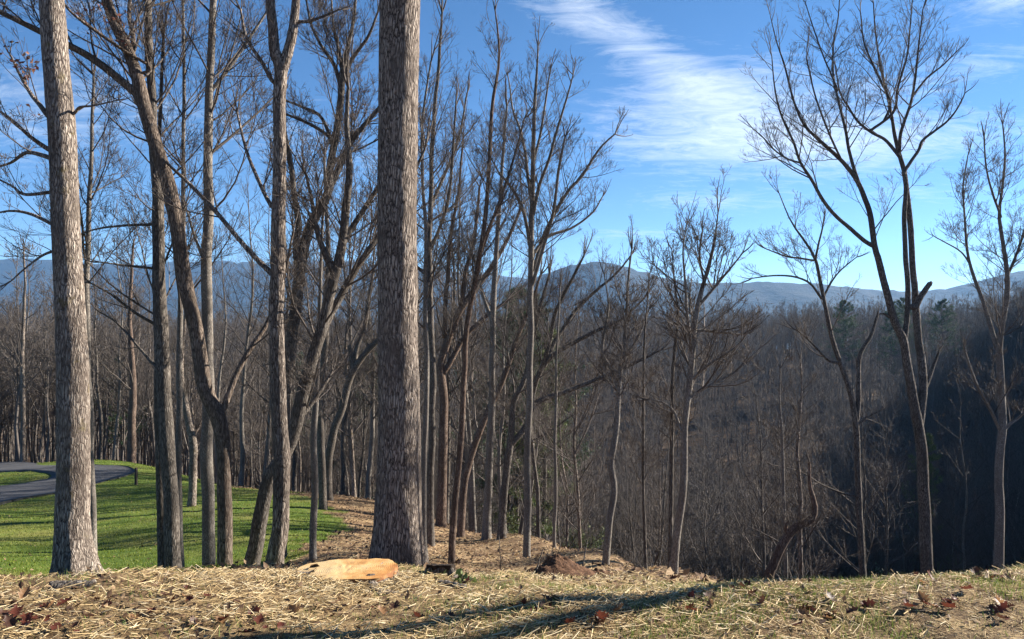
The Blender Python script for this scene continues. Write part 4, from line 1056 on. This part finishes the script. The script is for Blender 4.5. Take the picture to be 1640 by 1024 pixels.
# ------------------------------------------------------------------ cut stump
ROOTS = {'tree_stump': ((3.5, .42, .085, .2), (4.0, .30, .06, .1), (5.6, .38, .07, .45), (2.9, .45, .075, .3), (4.75, .22, .05, .0), (.5, .3, .06, .4)), 'old_stump': ((3.6, .12, .03, .1), (5.8, .15, .03, .1))}
def stump(name, label, px, d, rad, h, tilt, mats, seed, sink=.1, gap=.05, stretch=(1, 1)):
    rg = np.random.default_rng(seed)
    x = (px - CX) / F * d; g = gz(x, d)
    e = bpy.data.objects.new(name, None); COL.objects.link(e); e.location = (x, d, g)
    tag(e, label, 'stump')
    n = 72; a = np.arange(n) * 2 * np.pi / n
    lob = np.cos(a * 4 + seed) * .5 + np.cos(a * 7 + 2 * seed) * .3
    rr = rad * (1 + .11 * lob + .06 * vnoise(a * 3, a * 0 + seed))
    X, Y = rr * np.cos(a) * stretch[0], rr * np.sin(a) * stretch[1]
    zt = h + tilt[0] * X + tilt[1] * Y
    # cut face with concentric rings of vertices
    rings = np.linspace(0.001, 1, 14)
    Vt = np.stack([X[None] * rings[:, None], Y[None] * rings[:, None], (h + tilt[0] * X[None] * rings[:, None] + tilt[1] * Y[None] * rings[:, None]) + .004 * vnoise(X[None] * rings[:, None] * 60, Y[None] * rings[:, None] * 12)], -1)
    idx = np.arange(14 * n).reshape(14, n); nx = np.roll(idx, -1, 1)
    Q = np.stack([idx[:-1], idx[1:], nx[1:], nx[:-1]], -1).reshape(-1, 4)
    link('cut_face', mesh_np('cut_face', Vt, Q, None, mats[0]), e)
    # sawn edge
    rim = Vt[-1]
    low = rim.copy(); low[:, 2] -= gap * (1 + .5 * vnoise(a * 4, a * 0 + 5)); low[:, :2] *= 1.01
    Ve = np.concatenate([rim, low]); i = np.arange(n); j = (i + 1) % n
    link('sawn_edge', mesh_np('sawn_edge', Ve, np.stack([i, i + n, j + n, j], -1), None, mats[1]), e)
    # bark and roots
    K = 9; rows = [low * [.99, .99, 1]]
    for k in range(1, K):
        q = k / (K - 1)
        fl = 1.0 + .55 * q ** 1.4 * (1 + .95 * lob) + .10 * vnoise(a * 5, a * 0 + k * .8, None, seed)
        zz = low[:, 2] * (1 - q) - sink * q
        rows.append(np.stack([X * fl, Y * fl, zz], -1))
    Vb = np.stack(rows); idx = np.arange(K * n).reshape(K, n); nx = np.roll(idx, -1, 1)
    Q = np.stack([idx[:-1], idx[1:], nx[1:], nx[:-1]], -1).reshape(-1, 4)
    link('root_flare', mesh_np('root_flare', Vb, Q, None, mats[2]), e)
    for ra, rl, rr_, zt_ in ROOTS.get(name, ()):           # surface roots running off the stump
        q = np.linspace(0, 1, 14)
        ra_ = ra + .25 * np.sin(q * 4 + seed)
        px_, py_ = np.cos(ra_) * (rad * .75 + rl * q), np.sin(ra_) * (rad * .75 + rl * q)
        gg = hz(px_ + x, py_ + d) - g
        zz = (h * zt_) * (1 - q) ** 2 + gg * np.minimum(q * 2, 1) - .02 * q
        Pq = np.c_[px_, py_, zz]; Rq = rr_ * (1 - .75 * q) * (1 + .15 * np.sin(q * 17 + seed))
        V, Qr = trunk_mesh(Pq, Rq, 10, 0, .18, seed)
        link('root', mesh_np('root', V, Qr, None, mats[2]), e)
def woodmat(name, cols, ringscale):
    m, t, b = material(name, .8, .2)
    v = t.node('ShaderNodeTexCoord').outputs['Object']
    sp = t.node('ShaderNodeSeparateXYZ', inp={0: v})
    rad = t.math('SQRT', t.math('ADD', t.math('POWER', sp.outputs[0], 2), t.math('POWER', sp.outputs[1], 2)))
    nz = t.noise(v, 5, 5, .6)
    rg_ = t.math('SINE', t.math('MULTIPLY', t.math('ADD', rad, t.math('MULTIPLY', nz, .05)), ringscale))
    f = t.math('ADD', t.math('MULTIPLY', nz, .8), t.math('MULTIPLY', rg_, .09))
    c = t.ramp(t.math('ADD', f, t.math('MULTIPLY', sp.outputs[0], .35)), cols)
    dirt = t.math('MULTIPLY', t.math('SUBTRACT', t.noise(v, 9, 6, .7), .5), 3.5, clamp=True)
    c = t.mix(t.math('MULTIPLY', dirt, .55), c, (.16, .105, .06))
    sawl = t.math('MULTIPLY', t.math('SUBTRACT', t.noise(t.scalevec(v, (3, 60, 1), (0, 0, .5)), 1.5, 3, .6), .5), 2.0, clamp=True)
    c = t.mix(t.math('MULTIPLY', sawl, .5), c, (.25, .15, .07))
    t.put(b.inputs['Base Color'], c)
    t.put(b.inputs['Normal'], t.node('ShaderNodeBump', inp={'Strength': .5, 'Distance': .004, 'Height': t.noise(t.scalevec(v, (80, 10, 10)), 2, 4)}).outputs[0])
    return m
cut = woodmat('fresh cut oak', [(.16, (.30, .22, .13)), (.34, (.58, .42, .21)), (.5, (.52, .28, .09)), (.66, (.36, .14, .04))], 420)
edge = woodmat('sawn oak edge', [(.2, (.55, .37, .17)), (.45, (.45, .24, .09)), (.62, (.22, .09, .035))], 300)
stump('tree_stump', 'broad freshly cut stump with bright orange face in the straw', 556, 5.75, .34, .085, (.03, -.03), (cut, edge, M['oak']), 3, .30, .035, (1.12, .85))
dk, t, b = material('rotten dark wood'); t.put(b.inputs['Base Color'], t.ramp(t.noise(t.node('ShaderNodeTexCoord').outputs['Object'], 30, 5), [(.35, (.012, .009, .007)), (.7, (.05, .034, .024))]))
stump('old_stump', 'low black rotten stump at the foot of the massive trunk', 706, 6.3, .105, .085, (.0, -.25), (dk, dk, M['dark']), 9, .06, .03, (1.15, .9))

# ------------------------------------------------------------------ soil heaps, sticks, bark slab
soil, t, b = material('dug red-brown soil')
vv = t.node('ShaderNodeTexCoord').outputs['Object']
t.put(b.inputs['Base Color'], t.ramp(t.math('ADD', t.math('MULTIPLY', t.noise(vv, 14, 5), .5), t.math('MULTIPLY', t.noise(vv, 70, 4), .5)), [(.33, (.03, .016, .01)), (.5, (.10, .052, .03)), (.68, (.20, .115, .065))]))
t.put(b.inputs['Normal'], t.node('ShaderNodeBump', inp={'Strength': .8, 'Distance': .02, 'Height': t.noise(vv, 60, 5, .7)}).outputs[0])
def heap(label, px, d, rx, ry, h, seed):
    x0 = (px - CX) / F * d
    n, k = 60, 26
    a = np.arange(n) * 2 * np.pi / n; q = np.linspace(.01, 1, k)
    A, Qq = np.meshgrid(a, q)
    X, Y = rx * Qq * np.cos(A), ry * Qq * np.sin(A)
    X *= 1 + .18 * vnoise(np.cos(A) * 2 + seed, np.sin(A) * 2); Y *= 1 + .18 * vnoise(np.cos(A) * 2 + seed, np.sin(A) * 2)
    prof = (1 - Qq ** 1.6)
    Z = h * prof * (1 + .22 * fbm(X * 6 + seed, Y * 6, 2, seed)) + .022 * fbm(X * 30, Y * 30, 3, seed + 1) * prof ** .5 - .03 * Qq ** 4
    G = hz((X + x0).ravel(), (Y + d).ravel()).reshape(X.shape) - gz(x0, d)
    V = np.stack([X, Y, Z + G], -1)
    idx = np.arange(n * k).reshape(k, n); nx = np.roll(idx, -1, 1)
    Q = np.stack([idx[:-1], idx[1:], nx[1:], nx[:-1]], -1).reshape(-1, 4)
    tag(link('soil_heap', mesh_np('soil_heap', V.reshape(-1, 3), Q, None, soil), loc=(x0, d, gz(x0, d))), label, 'soil heap')
heap('large heap of dug red-brown soil with sticks in it', 890, 7.6, .44, .34, .20, 2)
heap('smaller soil heap beside the large one', 950, 7.7, .26, .2, .08, 6)
def stick(label, px0, py0, px1, py1, d, r, dd=0.0):
    a = unproj(px0, py0, d); b_ = unproj(px1, py1, d + dd)
    a[2] = min(a[2], gz(a[0], a[1]) + .01) - .03
    pts = np.linspace(0, 1, 7)[:, None] * (b_ - a) + a
    pts[1:-1] += rng.normal(0, np.linalg.norm(b_ - a) * .018, (5, 3))
    ac = Acc(); ac.add(*tubes(pts[None], np.linspace(r, r * .4, 7)[None], 6))
    for f in (.45, .7):                                # short side twigs
        p = a + (b_ - a) * f
        q = p + np.array([rng.normal(0, .04), rng.normal(0, .04), .07])
        ac.add(*tubes(np.stack([p, (p + q) / 2 + .005, q])[None], np.array([[r * .45, r * .35, r * .2]]), 4))
    tag(link('stick', ac.mesh('stick', M['dark'], off=a), loc=a), label, 'stick')
stick('thin upright dead stem standing left of the soil heaps', 805, 907, 799, 858, 8.2, .008)
stick('dark stick leaning out of the ground behind the smaller soil heap', 924, 898, 942, 860, 9.0, .014, .2)
stick('stick slanting up the flank of the large soil heap', 852, 908, 869, 880, 7.4, .012, .15)
stick('stub of root poking from the top of the large soil heap', 884, 890, 897, 874, 7.6, .009)
stick('thin upright twig between the soil heaps', 919, 895, 923, 862, 8.5, .005)
stick('pale straw-coloured stalk lying across the straw below the pale tree', 105, 970, 121, 1000, 4.4, .004)
# bark slab lying in the straw under the pale tree and by the old stump
def slab(label, px, d, L, Wd, rz, seed):
    x0 = (px - CX) / F * d
    u, v = np.meshgrid(np.linspace(-1, 1, 16), np.linspace(-1, 1, 9), indexing='ij')
    ed = 1 + .2 * vnoise(u * 4 + seed, v * 0) * np.abs(v)
    X, Y = u * L / 2 * (1 + .1 * vnoise(v * 3, u * 0 + seed)), v * Wd / 2 * ed
    Z = .03 * (1 - v ** 2) + .008 * vnoise(u * 7, v * 7, None, seed) + .012
    top = np.stack([X, Y, Z], -1).reshape(-1, 3); bot = top - [0, 0, .014]
    idx = np.arange(16 * 9).reshape(16, 9)
    Q = np.stack([idx[:-1, :-1], idx[1:, :-1], idx[1:, 1:], idx[:-1, 1:]], -1).reshape(-1, 4)
    bd = np.concatenate([idx[0, :-1], idx[:-1, -1], idx[-1, :0:-1], idx[:0:-1, 0]]); bn = np.roll(bd, -1)
    Qs = np.stack([bd, bn, bn + 144, bd + 144], -1)
    o = link('bark_slab', mesh_np('bark_slab', np.concatenate([top, bot]), np.concatenate([Q, Q[:, ::-1] + 144, Qs]), None, M['dark']), loc=(x0, d, gz(x0, d)))
    o.rotation_euler = (0, 0, rz); tag(o, label, 'bark')
slab('flat dark slab of bark lying in front of the pale trunk', 116, 5.0, .26, .10, .08, 4)
slab('curled dark bark piece lying before the old rotten stump', 722, 5.75, .26, .08, -.5, 8)
sp_ = Acc(); rgq = np.random.default_rng(3)
px_, d_ = 738, 5.9; x0 = (px_ - CX) / F * d_
leaf_cards(rgq, np.c_[rgq.normal(0, .05, 26), rgq.normal(0, .05, 26), rgq.uniform(.01, .10, 26)], sp_, .05, .09)
P, Rd = extend(rgq, np.zeros((6, 3)), norm(np.c_[rgq.normal(0, .5, (6, 2)), np.ones(6)]), np.full(6, .13), np.full(6, .003), np.full(6, .002), 3, .1, 0)
e = bpy.data.objects.new('seedling', None); COL.objects.link(e); e.location = (x0, d_, gz(x0, d_)); tag(e, 'small green leafy seedling beside the old rotten stump', 'seedling')
M['green'] = leafmat('fresh leaves', [(0, (.06, .10, .03)), (1, (.16, .2, .07))], .3)
link('leaves', sp_.mesh('leaves', M['green']), e); a_ = Acc(); a_.add(*tubes(P, Rd, 4)); link('stem', a_.mesh('stem', M['twig']), e)

# ------------------------------------------------------------------ fallen leaves, one by one
def oak_leaf(seed):
    rg = np.random.default_rng(seed)
    n = 15
    u = np.linspace(0, 1, n)
    wd = .30 * np.sin(np.pi * u ** .8) * (1 + .42 * np.cos(u * 2 * np.pi * 4.2)) + .012
    c1, c2 = rg.uniform(.4, 1.6), rg.uniform(-1.2, 1.2)
    th = (u - .3) * c1
    X = np.cumsum(np.cos(th)) / n; Z = np.cumsum(np.sin(th)) / n
    X -= X[0]; Z -= Z.min()
    fold = rg.uniform(.25, .9)
    L = np.c_[X, wd, Z + wd * fold + .03 * np.sin(u * 9 + seed)]; Rr = np.c_[X, -wd, Z + wd * fold * rg.uniform(.3, 1) + .03 * np.sin(u * 7 + seed)]
    C = np.c_[X, 0 * X, Z]
    V = np.concatenate([L, C, Rr]); i = np.arange(n - 1)
    Q = np.concatenate([np.stack([i, i + n, i + n + 1, i + 1], -1), np.stack([i + n, i + 2 * n, i + 2 * n + 1, i + n + 1], -1)])
    return V, Q
def onecol(name, c, c2):
    m, t, b = material(name, .55, .3)
    v = t.node('ShaderNodeTexCoord').outputs['Object']; oi = t.node('ShaderNodeObjectInfo')
    cc = t.mix(t.noise(v, 9, 4), c, c2)
    cc = t.mix(t.math('MULTIPLY', oi.outputs['Random'], .7), cc, tuple(.45 * q for q in c))
    t.put(b.inputs['Base Color'], cc)
    tr = t.node('ShaderNodeBsdfTranslucent', inp={0: cc})
    mx = t.node('ShaderNodeMixShader', inp={0: .35, 1: b.outputs[0], 2: tr.outputs[0]})
    t.l.new(mx.outputs[0], t.n['Material Output'].inputs[0])
    return m
LM = [onecol('rust red leaf', (.165, .045, .026), (.085, .028, .018)), onecol('dark brown leaf', (.11, .05, .03), (.06, .03, .02)), onecol('tan leaf', (.34, .19, .09), (.22, .11, .05))]
LMESH = {}
for c in range(3):
    for k in range(4):
        V, Q = oak_leaf(40 + k * 3 + c); LMESH[c, k] = mesh_np('fallen_leaf', V, Q, None, LM[c])
LEAFLAB = ['rust-red curled oak leaf lying in the straw', 'dark brown curled oak leaf lying in the straw', 'tan curled oak leaf lying in the straw']
rgl = np.random.default_rng(51)
spots = []
for cx_, cy_, sx, sy, n in ((35, 978, 22, 8, 9), (60, 1000, 40, 8, 9), (430, 1000, 60, 10, 14), (150, 985, 60, 12, 12), (870, 905, 30, 8, 14), (935, 915, 30, 6, 10), (775, 912, 20, 4, 7), (1190, 948, 14, 5, 7), (1075, 932, 10, 4, 6), (860, 978, 30, 8, 9),
                            (960, 1000, 24, 6, 9), (1260, 978, 22, 10, 9), (1500, 968, 24, 9, 12), (1600, 985, 18, 10, 8), (1475, 930, 14, 5, 6), (1555, 932, 12, 4, 5), (1600, 925, 16, 4, 6), (1350, 990, 60, 15, 12), (740, 930, 25, 6, 7), (650, 985, 70, 18, 10), (1120, 975, 70, 16, 10), (300, 960, 60, 10, 8)):
    for _ in range(int(n * 1.1)): spots.append((rgl.normal(cx_, sx * .8), min(max(rgl.normal(cy_, sy), 912), 1022)))
for px, py in spots:
    x, y = hit(px, py, 3.2, 12)
    if y > 9.5: continue
    c = int(rgl.choice(3, p=(.5, .33, .17)))
    o = link('fallen_leaf', LMESH[c, int(rgl.integers(0, 4))], loc=(x, y, gz(x, y) + .018))
    s = rgl.uniform(.05, .105); o.scale = (s, s, s)
    o.rotation_euler = (rgl.normal(0, .35), rgl.normal(0, .35), rgl.uniform(0, 6.28))
    tag(o, LEAFLAB[c], 'leaf', 'fallen leaves in the straw')
# the pale curled leaf stuck upright at the foot of the tallest right tree
pk, t, b = material('pale papery leaf', .6, .2); b.inputs['Base Color'].default_value = (.72, .60, .56, 1)
x, y = hit(1488, 924, 3.2, 12)
ac = Acc()
for (ax, az_, ln, wd) in ((-.55, 1.0, .10, .012), (.12, 1.0, .09, .02), (.9, -.15, .09, .012), (.0, .6, .05, .022)):
    u = np.linspace(0, 1, 7)
    c = np.c_[ax * u * ln, .02 * np.sin(u * 3), az_ * u * ln + .035 + .015 * np.sin(u * 4)]
    w = (wd * np.sin(np.pi * (.15 + .85 * u)) + .002)[:, None]
    side = np.array([[.8, .5, .3]])
    V = np.concatenate([c + side * w, c - side * w, c + [0, .006, 0] + 0 * w]); i = np.arange(6)
    ac.add(V, np.concatenate([np.stack([i, i + 14, i + 15, i + 1], -1), np.stack([i + 14, i + 7, i + 8, i + 15], -1)]))
tag(link('dry_leaf', ac.mesh('dry_leaf', pk), loc=(x, y, gz(x, y))), 'pale pinkish curled dry leaf standing up on the right crest', 'leaf')

# ------------------------------------------------------------------ straw, grass, litter
def hue(name, stops, rough=.7, trans=.15): return leafmat(name, stops, trans, rough)
M['straw'] = hue('straw', [(0, (.18, .11, .05)), (.25, (.44, .31, .145)), (.65, (.62, .46, .24)), (.9, (.78, .66, .43)), (1, (.12, .07, .045))])
def strands(rg, x, y, L, r, tilt, az, lift, seg=2):
    N = len(x)
    z = hz(x, y) + lift
    D = np.stack([np.cos(az) * np.cos(tilt), np.sin(az) * np.cos(tilt), np.sin(tilt)], -1)
    P = np.empty((N, seg + 1, 3)); c = np.stack([x, y, z], -1)
    for s in range(seg + 1):
        q = s / seg - .5
        P[:, s] = c + D * (L * q)[:, None]
    if seg > 1: P[:, 1, :2] += rg.normal(0, .1, (N, 2)) * L[:, None] * .5; P[:, 1, 2] += np.abs(rg.normal(0, .06, N)) * L
    gzv = hz(P[:, :, 0].ravel(), P[:, :, 1].ravel()).reshape(N, seg + 1)
    P[:, :, 2] = np.maximum(P[:, :, 2], gzv - .004)
    return tubes(P, np.repeat(r[:, None], seg + 1, 1), 3)
def fan(rg, n, d0, d1, p0, p1):
    d = np.sqrt(rg.uniform(d0 * d0, d1 * d1, n)); px = rg.uniform(p0, p1, n)
    return (px - CX) / F * d, d
rgs = np.random.default_rng(91)
x, y = fan(rgs, 62000, 3.3, 8.6, -480, 2150)
pxs = CX + F * x / y
keep = rgs.random(len(x)) < np.interp(pxs, [0, 700, 1100, 1640], [1, 1, .8, .68]) * np.interp(fbm(x * 1.5, y * 1.5, 3, 61), [-.5, .45], [.12, 1])
x, y = x[keep], y[keep]; n = len(x)
ac = Acc()
ac.add(*strands(rgs, x, y, rgs.uniform(.035, .17, n) * rgs.uniform(.5, 1, n), rgs.uniform(.0011, .0032, n), np.abs(rgs.normal(0, .27, n)) * rgs.choice([-1, 1], n), rgs.normal(.45, .75, n), rgs.uniform(.0, .035, n), 1))
x, y = fan(rgs, 26000, 3.4, 7.0, 900, 2150); n = len(x)      # short broken bits where the mulch thins out
ac.add(*strands(rgs, x, y, rgs.uniform(.012, .05, n), rgs.uniform(.0009, .0022, n), rgs.normal(0, .3, n), rgs.uniform(0, 6.28, n), rgs.uniform(.0, .014, n), 1))
n = 2600                                                     # straw heaped against the cut stump
sx, sy = (556 - CX) / F * 5.75, 5.75
a_ = rgs.uniform(np.pi * .85, np.pi * 2.1, n); r_ = .36 + np.abs(rgs.normal(0, .11, n))
x, y = sx + 1.12 * r_ * np.cos(a_), sy + .9 * r_ * np.sin(a_)
ac.add(*strands(rgs, x, y, rgs.uniform(.04, .16, n), rgs.uniform(.0012, .003, n), rgs.normal(0, .3, n), rgs.normal(.5, .7, n), rgs.uniform(0, 1, n) * np.clip(.055 - (r_ - .36) * .2, .012, .055)))
n = 9000
x, y = fan(rgs, n, 8.5, 30, 380, 1200)
ok = slope_mask(x, y) & ~lawn_mask(x, y); x, y = x[ok], y[ok]; n = len(x)
ac.add(*strands(rgs, x, y, rgs.uniform(.06, .25, n), rgs.uniform(.002, .004, n), rgs.normal(0, .2, n), rgs.uniform(0, 6.28, n), rgs.uniform(.0, .03, n), 1))
tag(link('straw_mulch', ac.mesh('straw_mulch', M['straw'], smooth=False)), 'loose pale straw mulch over the near bank', 'straw', None, 'stuff')

def blades(rg, x, y, h, w, bend):
    N = len(x); z = hz(x, y)
    a = rg.uniform(0, 6.28, N); B = np.stack([np.cos(a), np.sin(a), 0 * a], -1)
    a2 = rg.uniform(0, 6.28, N); l = np.stack([np.cos(a2) * bend, np.sin(a2) * bend, np.ones(N)], -1)
    p = np.stack([x, y, z - .005], -1)
    mid = p + l * (h * .5)[:, None] * [.6, .6, 1]; tip = p + l * h[:, None]
    V = np.stack([p - B * w[:, None], p + B * w[:, None], mid + B * w[:, None] * .7, mid - B * w[:, None] * .7, tip], 1)
    i = np.arange(N)[:, None] * 5
    return V, i + [[0, 1, 2, 3]], i + [[3, 2, 4]]
M['grass'] = hue('lawn grass', [(0, (.065, .10, .008)), (.5, (.12, .165, .013)), (.85, (.18, .215, .02)), (1, (.32, .30, .10))], .6, .35)
_t = NT(M['grass'].node_tree); _r = [q for q in _t.n if q.type == 'VALTORGB'][0]
_p = _t.node('ShaderNodeNewGeometry').outputs['Position']
_c = _t.mix(_t.math('MULTIPLY', _t.math('SUBTRACT', _t.noise(_p, .35, 4, .6), .46), 2.6, clamp=True), _r.outputs[0], (.24, .225, .06))
_t.l.new(_c, _t.n['Principled BSDF'].inputs['Base Color'])
M['drygrass'] = hue('half dry grass', [(0, (.09, .15, .025)), (.55, (.19, .25, .05)), (.8, (.34, .31, .12)), (1, (.45, .36, .2))], .6, .3)
x = np.concatenate([fan(rgs, 70000, 9, 56, -60, 570)[0:1][0] * 0 + 0]) if False else None
d = np.exp(rgs.uniform(math.log(8.5), math.log(56), 95000)); px = rgs.uniform(-80, 575, 95000)
x, y = (px - CX) / F * d, d
ok = lawn_mask(x, y) & ~in_poly(x, y, [tuple(p) for p in ROAD]); x, y = x[ok], y[ok]; n = len(x)
V, Q, T = blades(rgs, x, y, rgs.uniform(.03, .07, n), (.0025 + .00025 * y), rgs.uniform(0, .8, n))
ac = Acc(); ac.add(V, Q, T)
tag(link('lawn_grass', ac.mesh('lawn_grass', M['grass'], smooth=False)), 'short bright green mown lawn below the bank', 'grass', None, 'stuff')
x, y = fan(rgs, 130000, 3.4, 7.2, -300, 2150)
pxs = CX + F * x / y
keep = rgs.random(len(x)) < np.interp(pxs, [0, 600, 900, 1200, 1640], [.08, .15, .6, 1, 1]) * np.interp(fbm(x * 2.2, y * 2.2, 3, 71), [-.35, .3], [.08, 1])
x, y = x[keep], y[keep]; n = len(x)
V, Q, T = blades(rgs, x, y, rgs.uniform(.02, .065, n), rgs.uniform(.0013, .0026, n), rgs.uniform(0, .9, n))
ac = Acc(); ac.add(V, Q, T)
tag(link('bank_grass', ac.mesh('bank_grass', M['drygrass'], smooth=False)), 'sparse half-dry grass growing through the straw on the bank', 'grass', None, 'stuff')
M['litter'] = hue('leaf litter', [(0, (.04, .022, .015)), (.4, (.10, .055, .03)), (.75, (.22, .135, .072)), (1, (.40, .28, .16))], .7, .2)
x, y = fan(rgs, 44000, 7.5, 44, 350, 1230)
ok = slope_mask(x, y) & ~lawn_mask(x, y); x, y = x[ok], y[ok]
ac = Acc(); leaf_cards(rgs, np.stack([x, y, hz(x, y) + .01], -1), ac, .06, .15, True)
x, y = fan(rgs, 12000, 3.4, 8, -120, 1760)
ok = rgs.random(len(x)) < np.interp(fbm(x * 1.2 + 5, y * 1.2, 3, 44), [-.3, .5], [.1, 1]); x, y = x[ok], y[ok]
leaf_cards(rgs, np.stack([x, y, hz(x, y) + rgs.uniform(.008, .035, len(x))], -1), ac, .02, .06, True)
d = np.exp(rgs.uniform(math.log(9), math.log(54), 1100)); x, y = (rgs.uniform(-60, 560, 1100) - CX) / F * d, d
ok = lawn_mask(x, y); x, y = x[ok], y[ok]
leaf_cards(rgs, np.stack([x, y, hz(x, y) + .06], -1), ac, .05, .10, True)
tag(link('leaf_litter', ac.mesh('leaf_litter', M['litter'], smooth=False)), 'brown leaf litter scattered over the slope between the trees', 'leaf litter', None, 'stuff')

# ------------------------------------------------------------------ haze
def haze():
    x, y0, y1, z0, z1 = 9000, -6300, 6300, -118, 350
    V = [(sx * x, yy, zz) for zz in (z0, z1) for yy in (y0, y1) for sx in (-1, 1)]
    Q = [(0, 2, 3, 1), (4, 5, 7, 6), (0, 1, 5, 4), (2, 6, 7, 3), (0, 4, 6, 2), (1, 3, 7, 5)]
    m = bpy.data.materials.new('haze'); m.use_nodes = True
    t = NT(m.node_tree); t.n.clear()
    pv = t.node('ShaderNodeVolumePrincipled', inp={'Color': (.28, .57, 1.0), 'Density': HAZE})
    pv.inputs['Anisotropy'].default_value = .2
    o = t.node('ShaderNodeOutputMaterial'); t.l.new(pv.outputs[0], o.inputs['Volume'])
    tag(link('haze', mesh_np('haze', V, Q, None, m, False)), 'thin blue haze in the air', 'haze', None, 'stuff')
HAZE = 1.0e-4
haze()
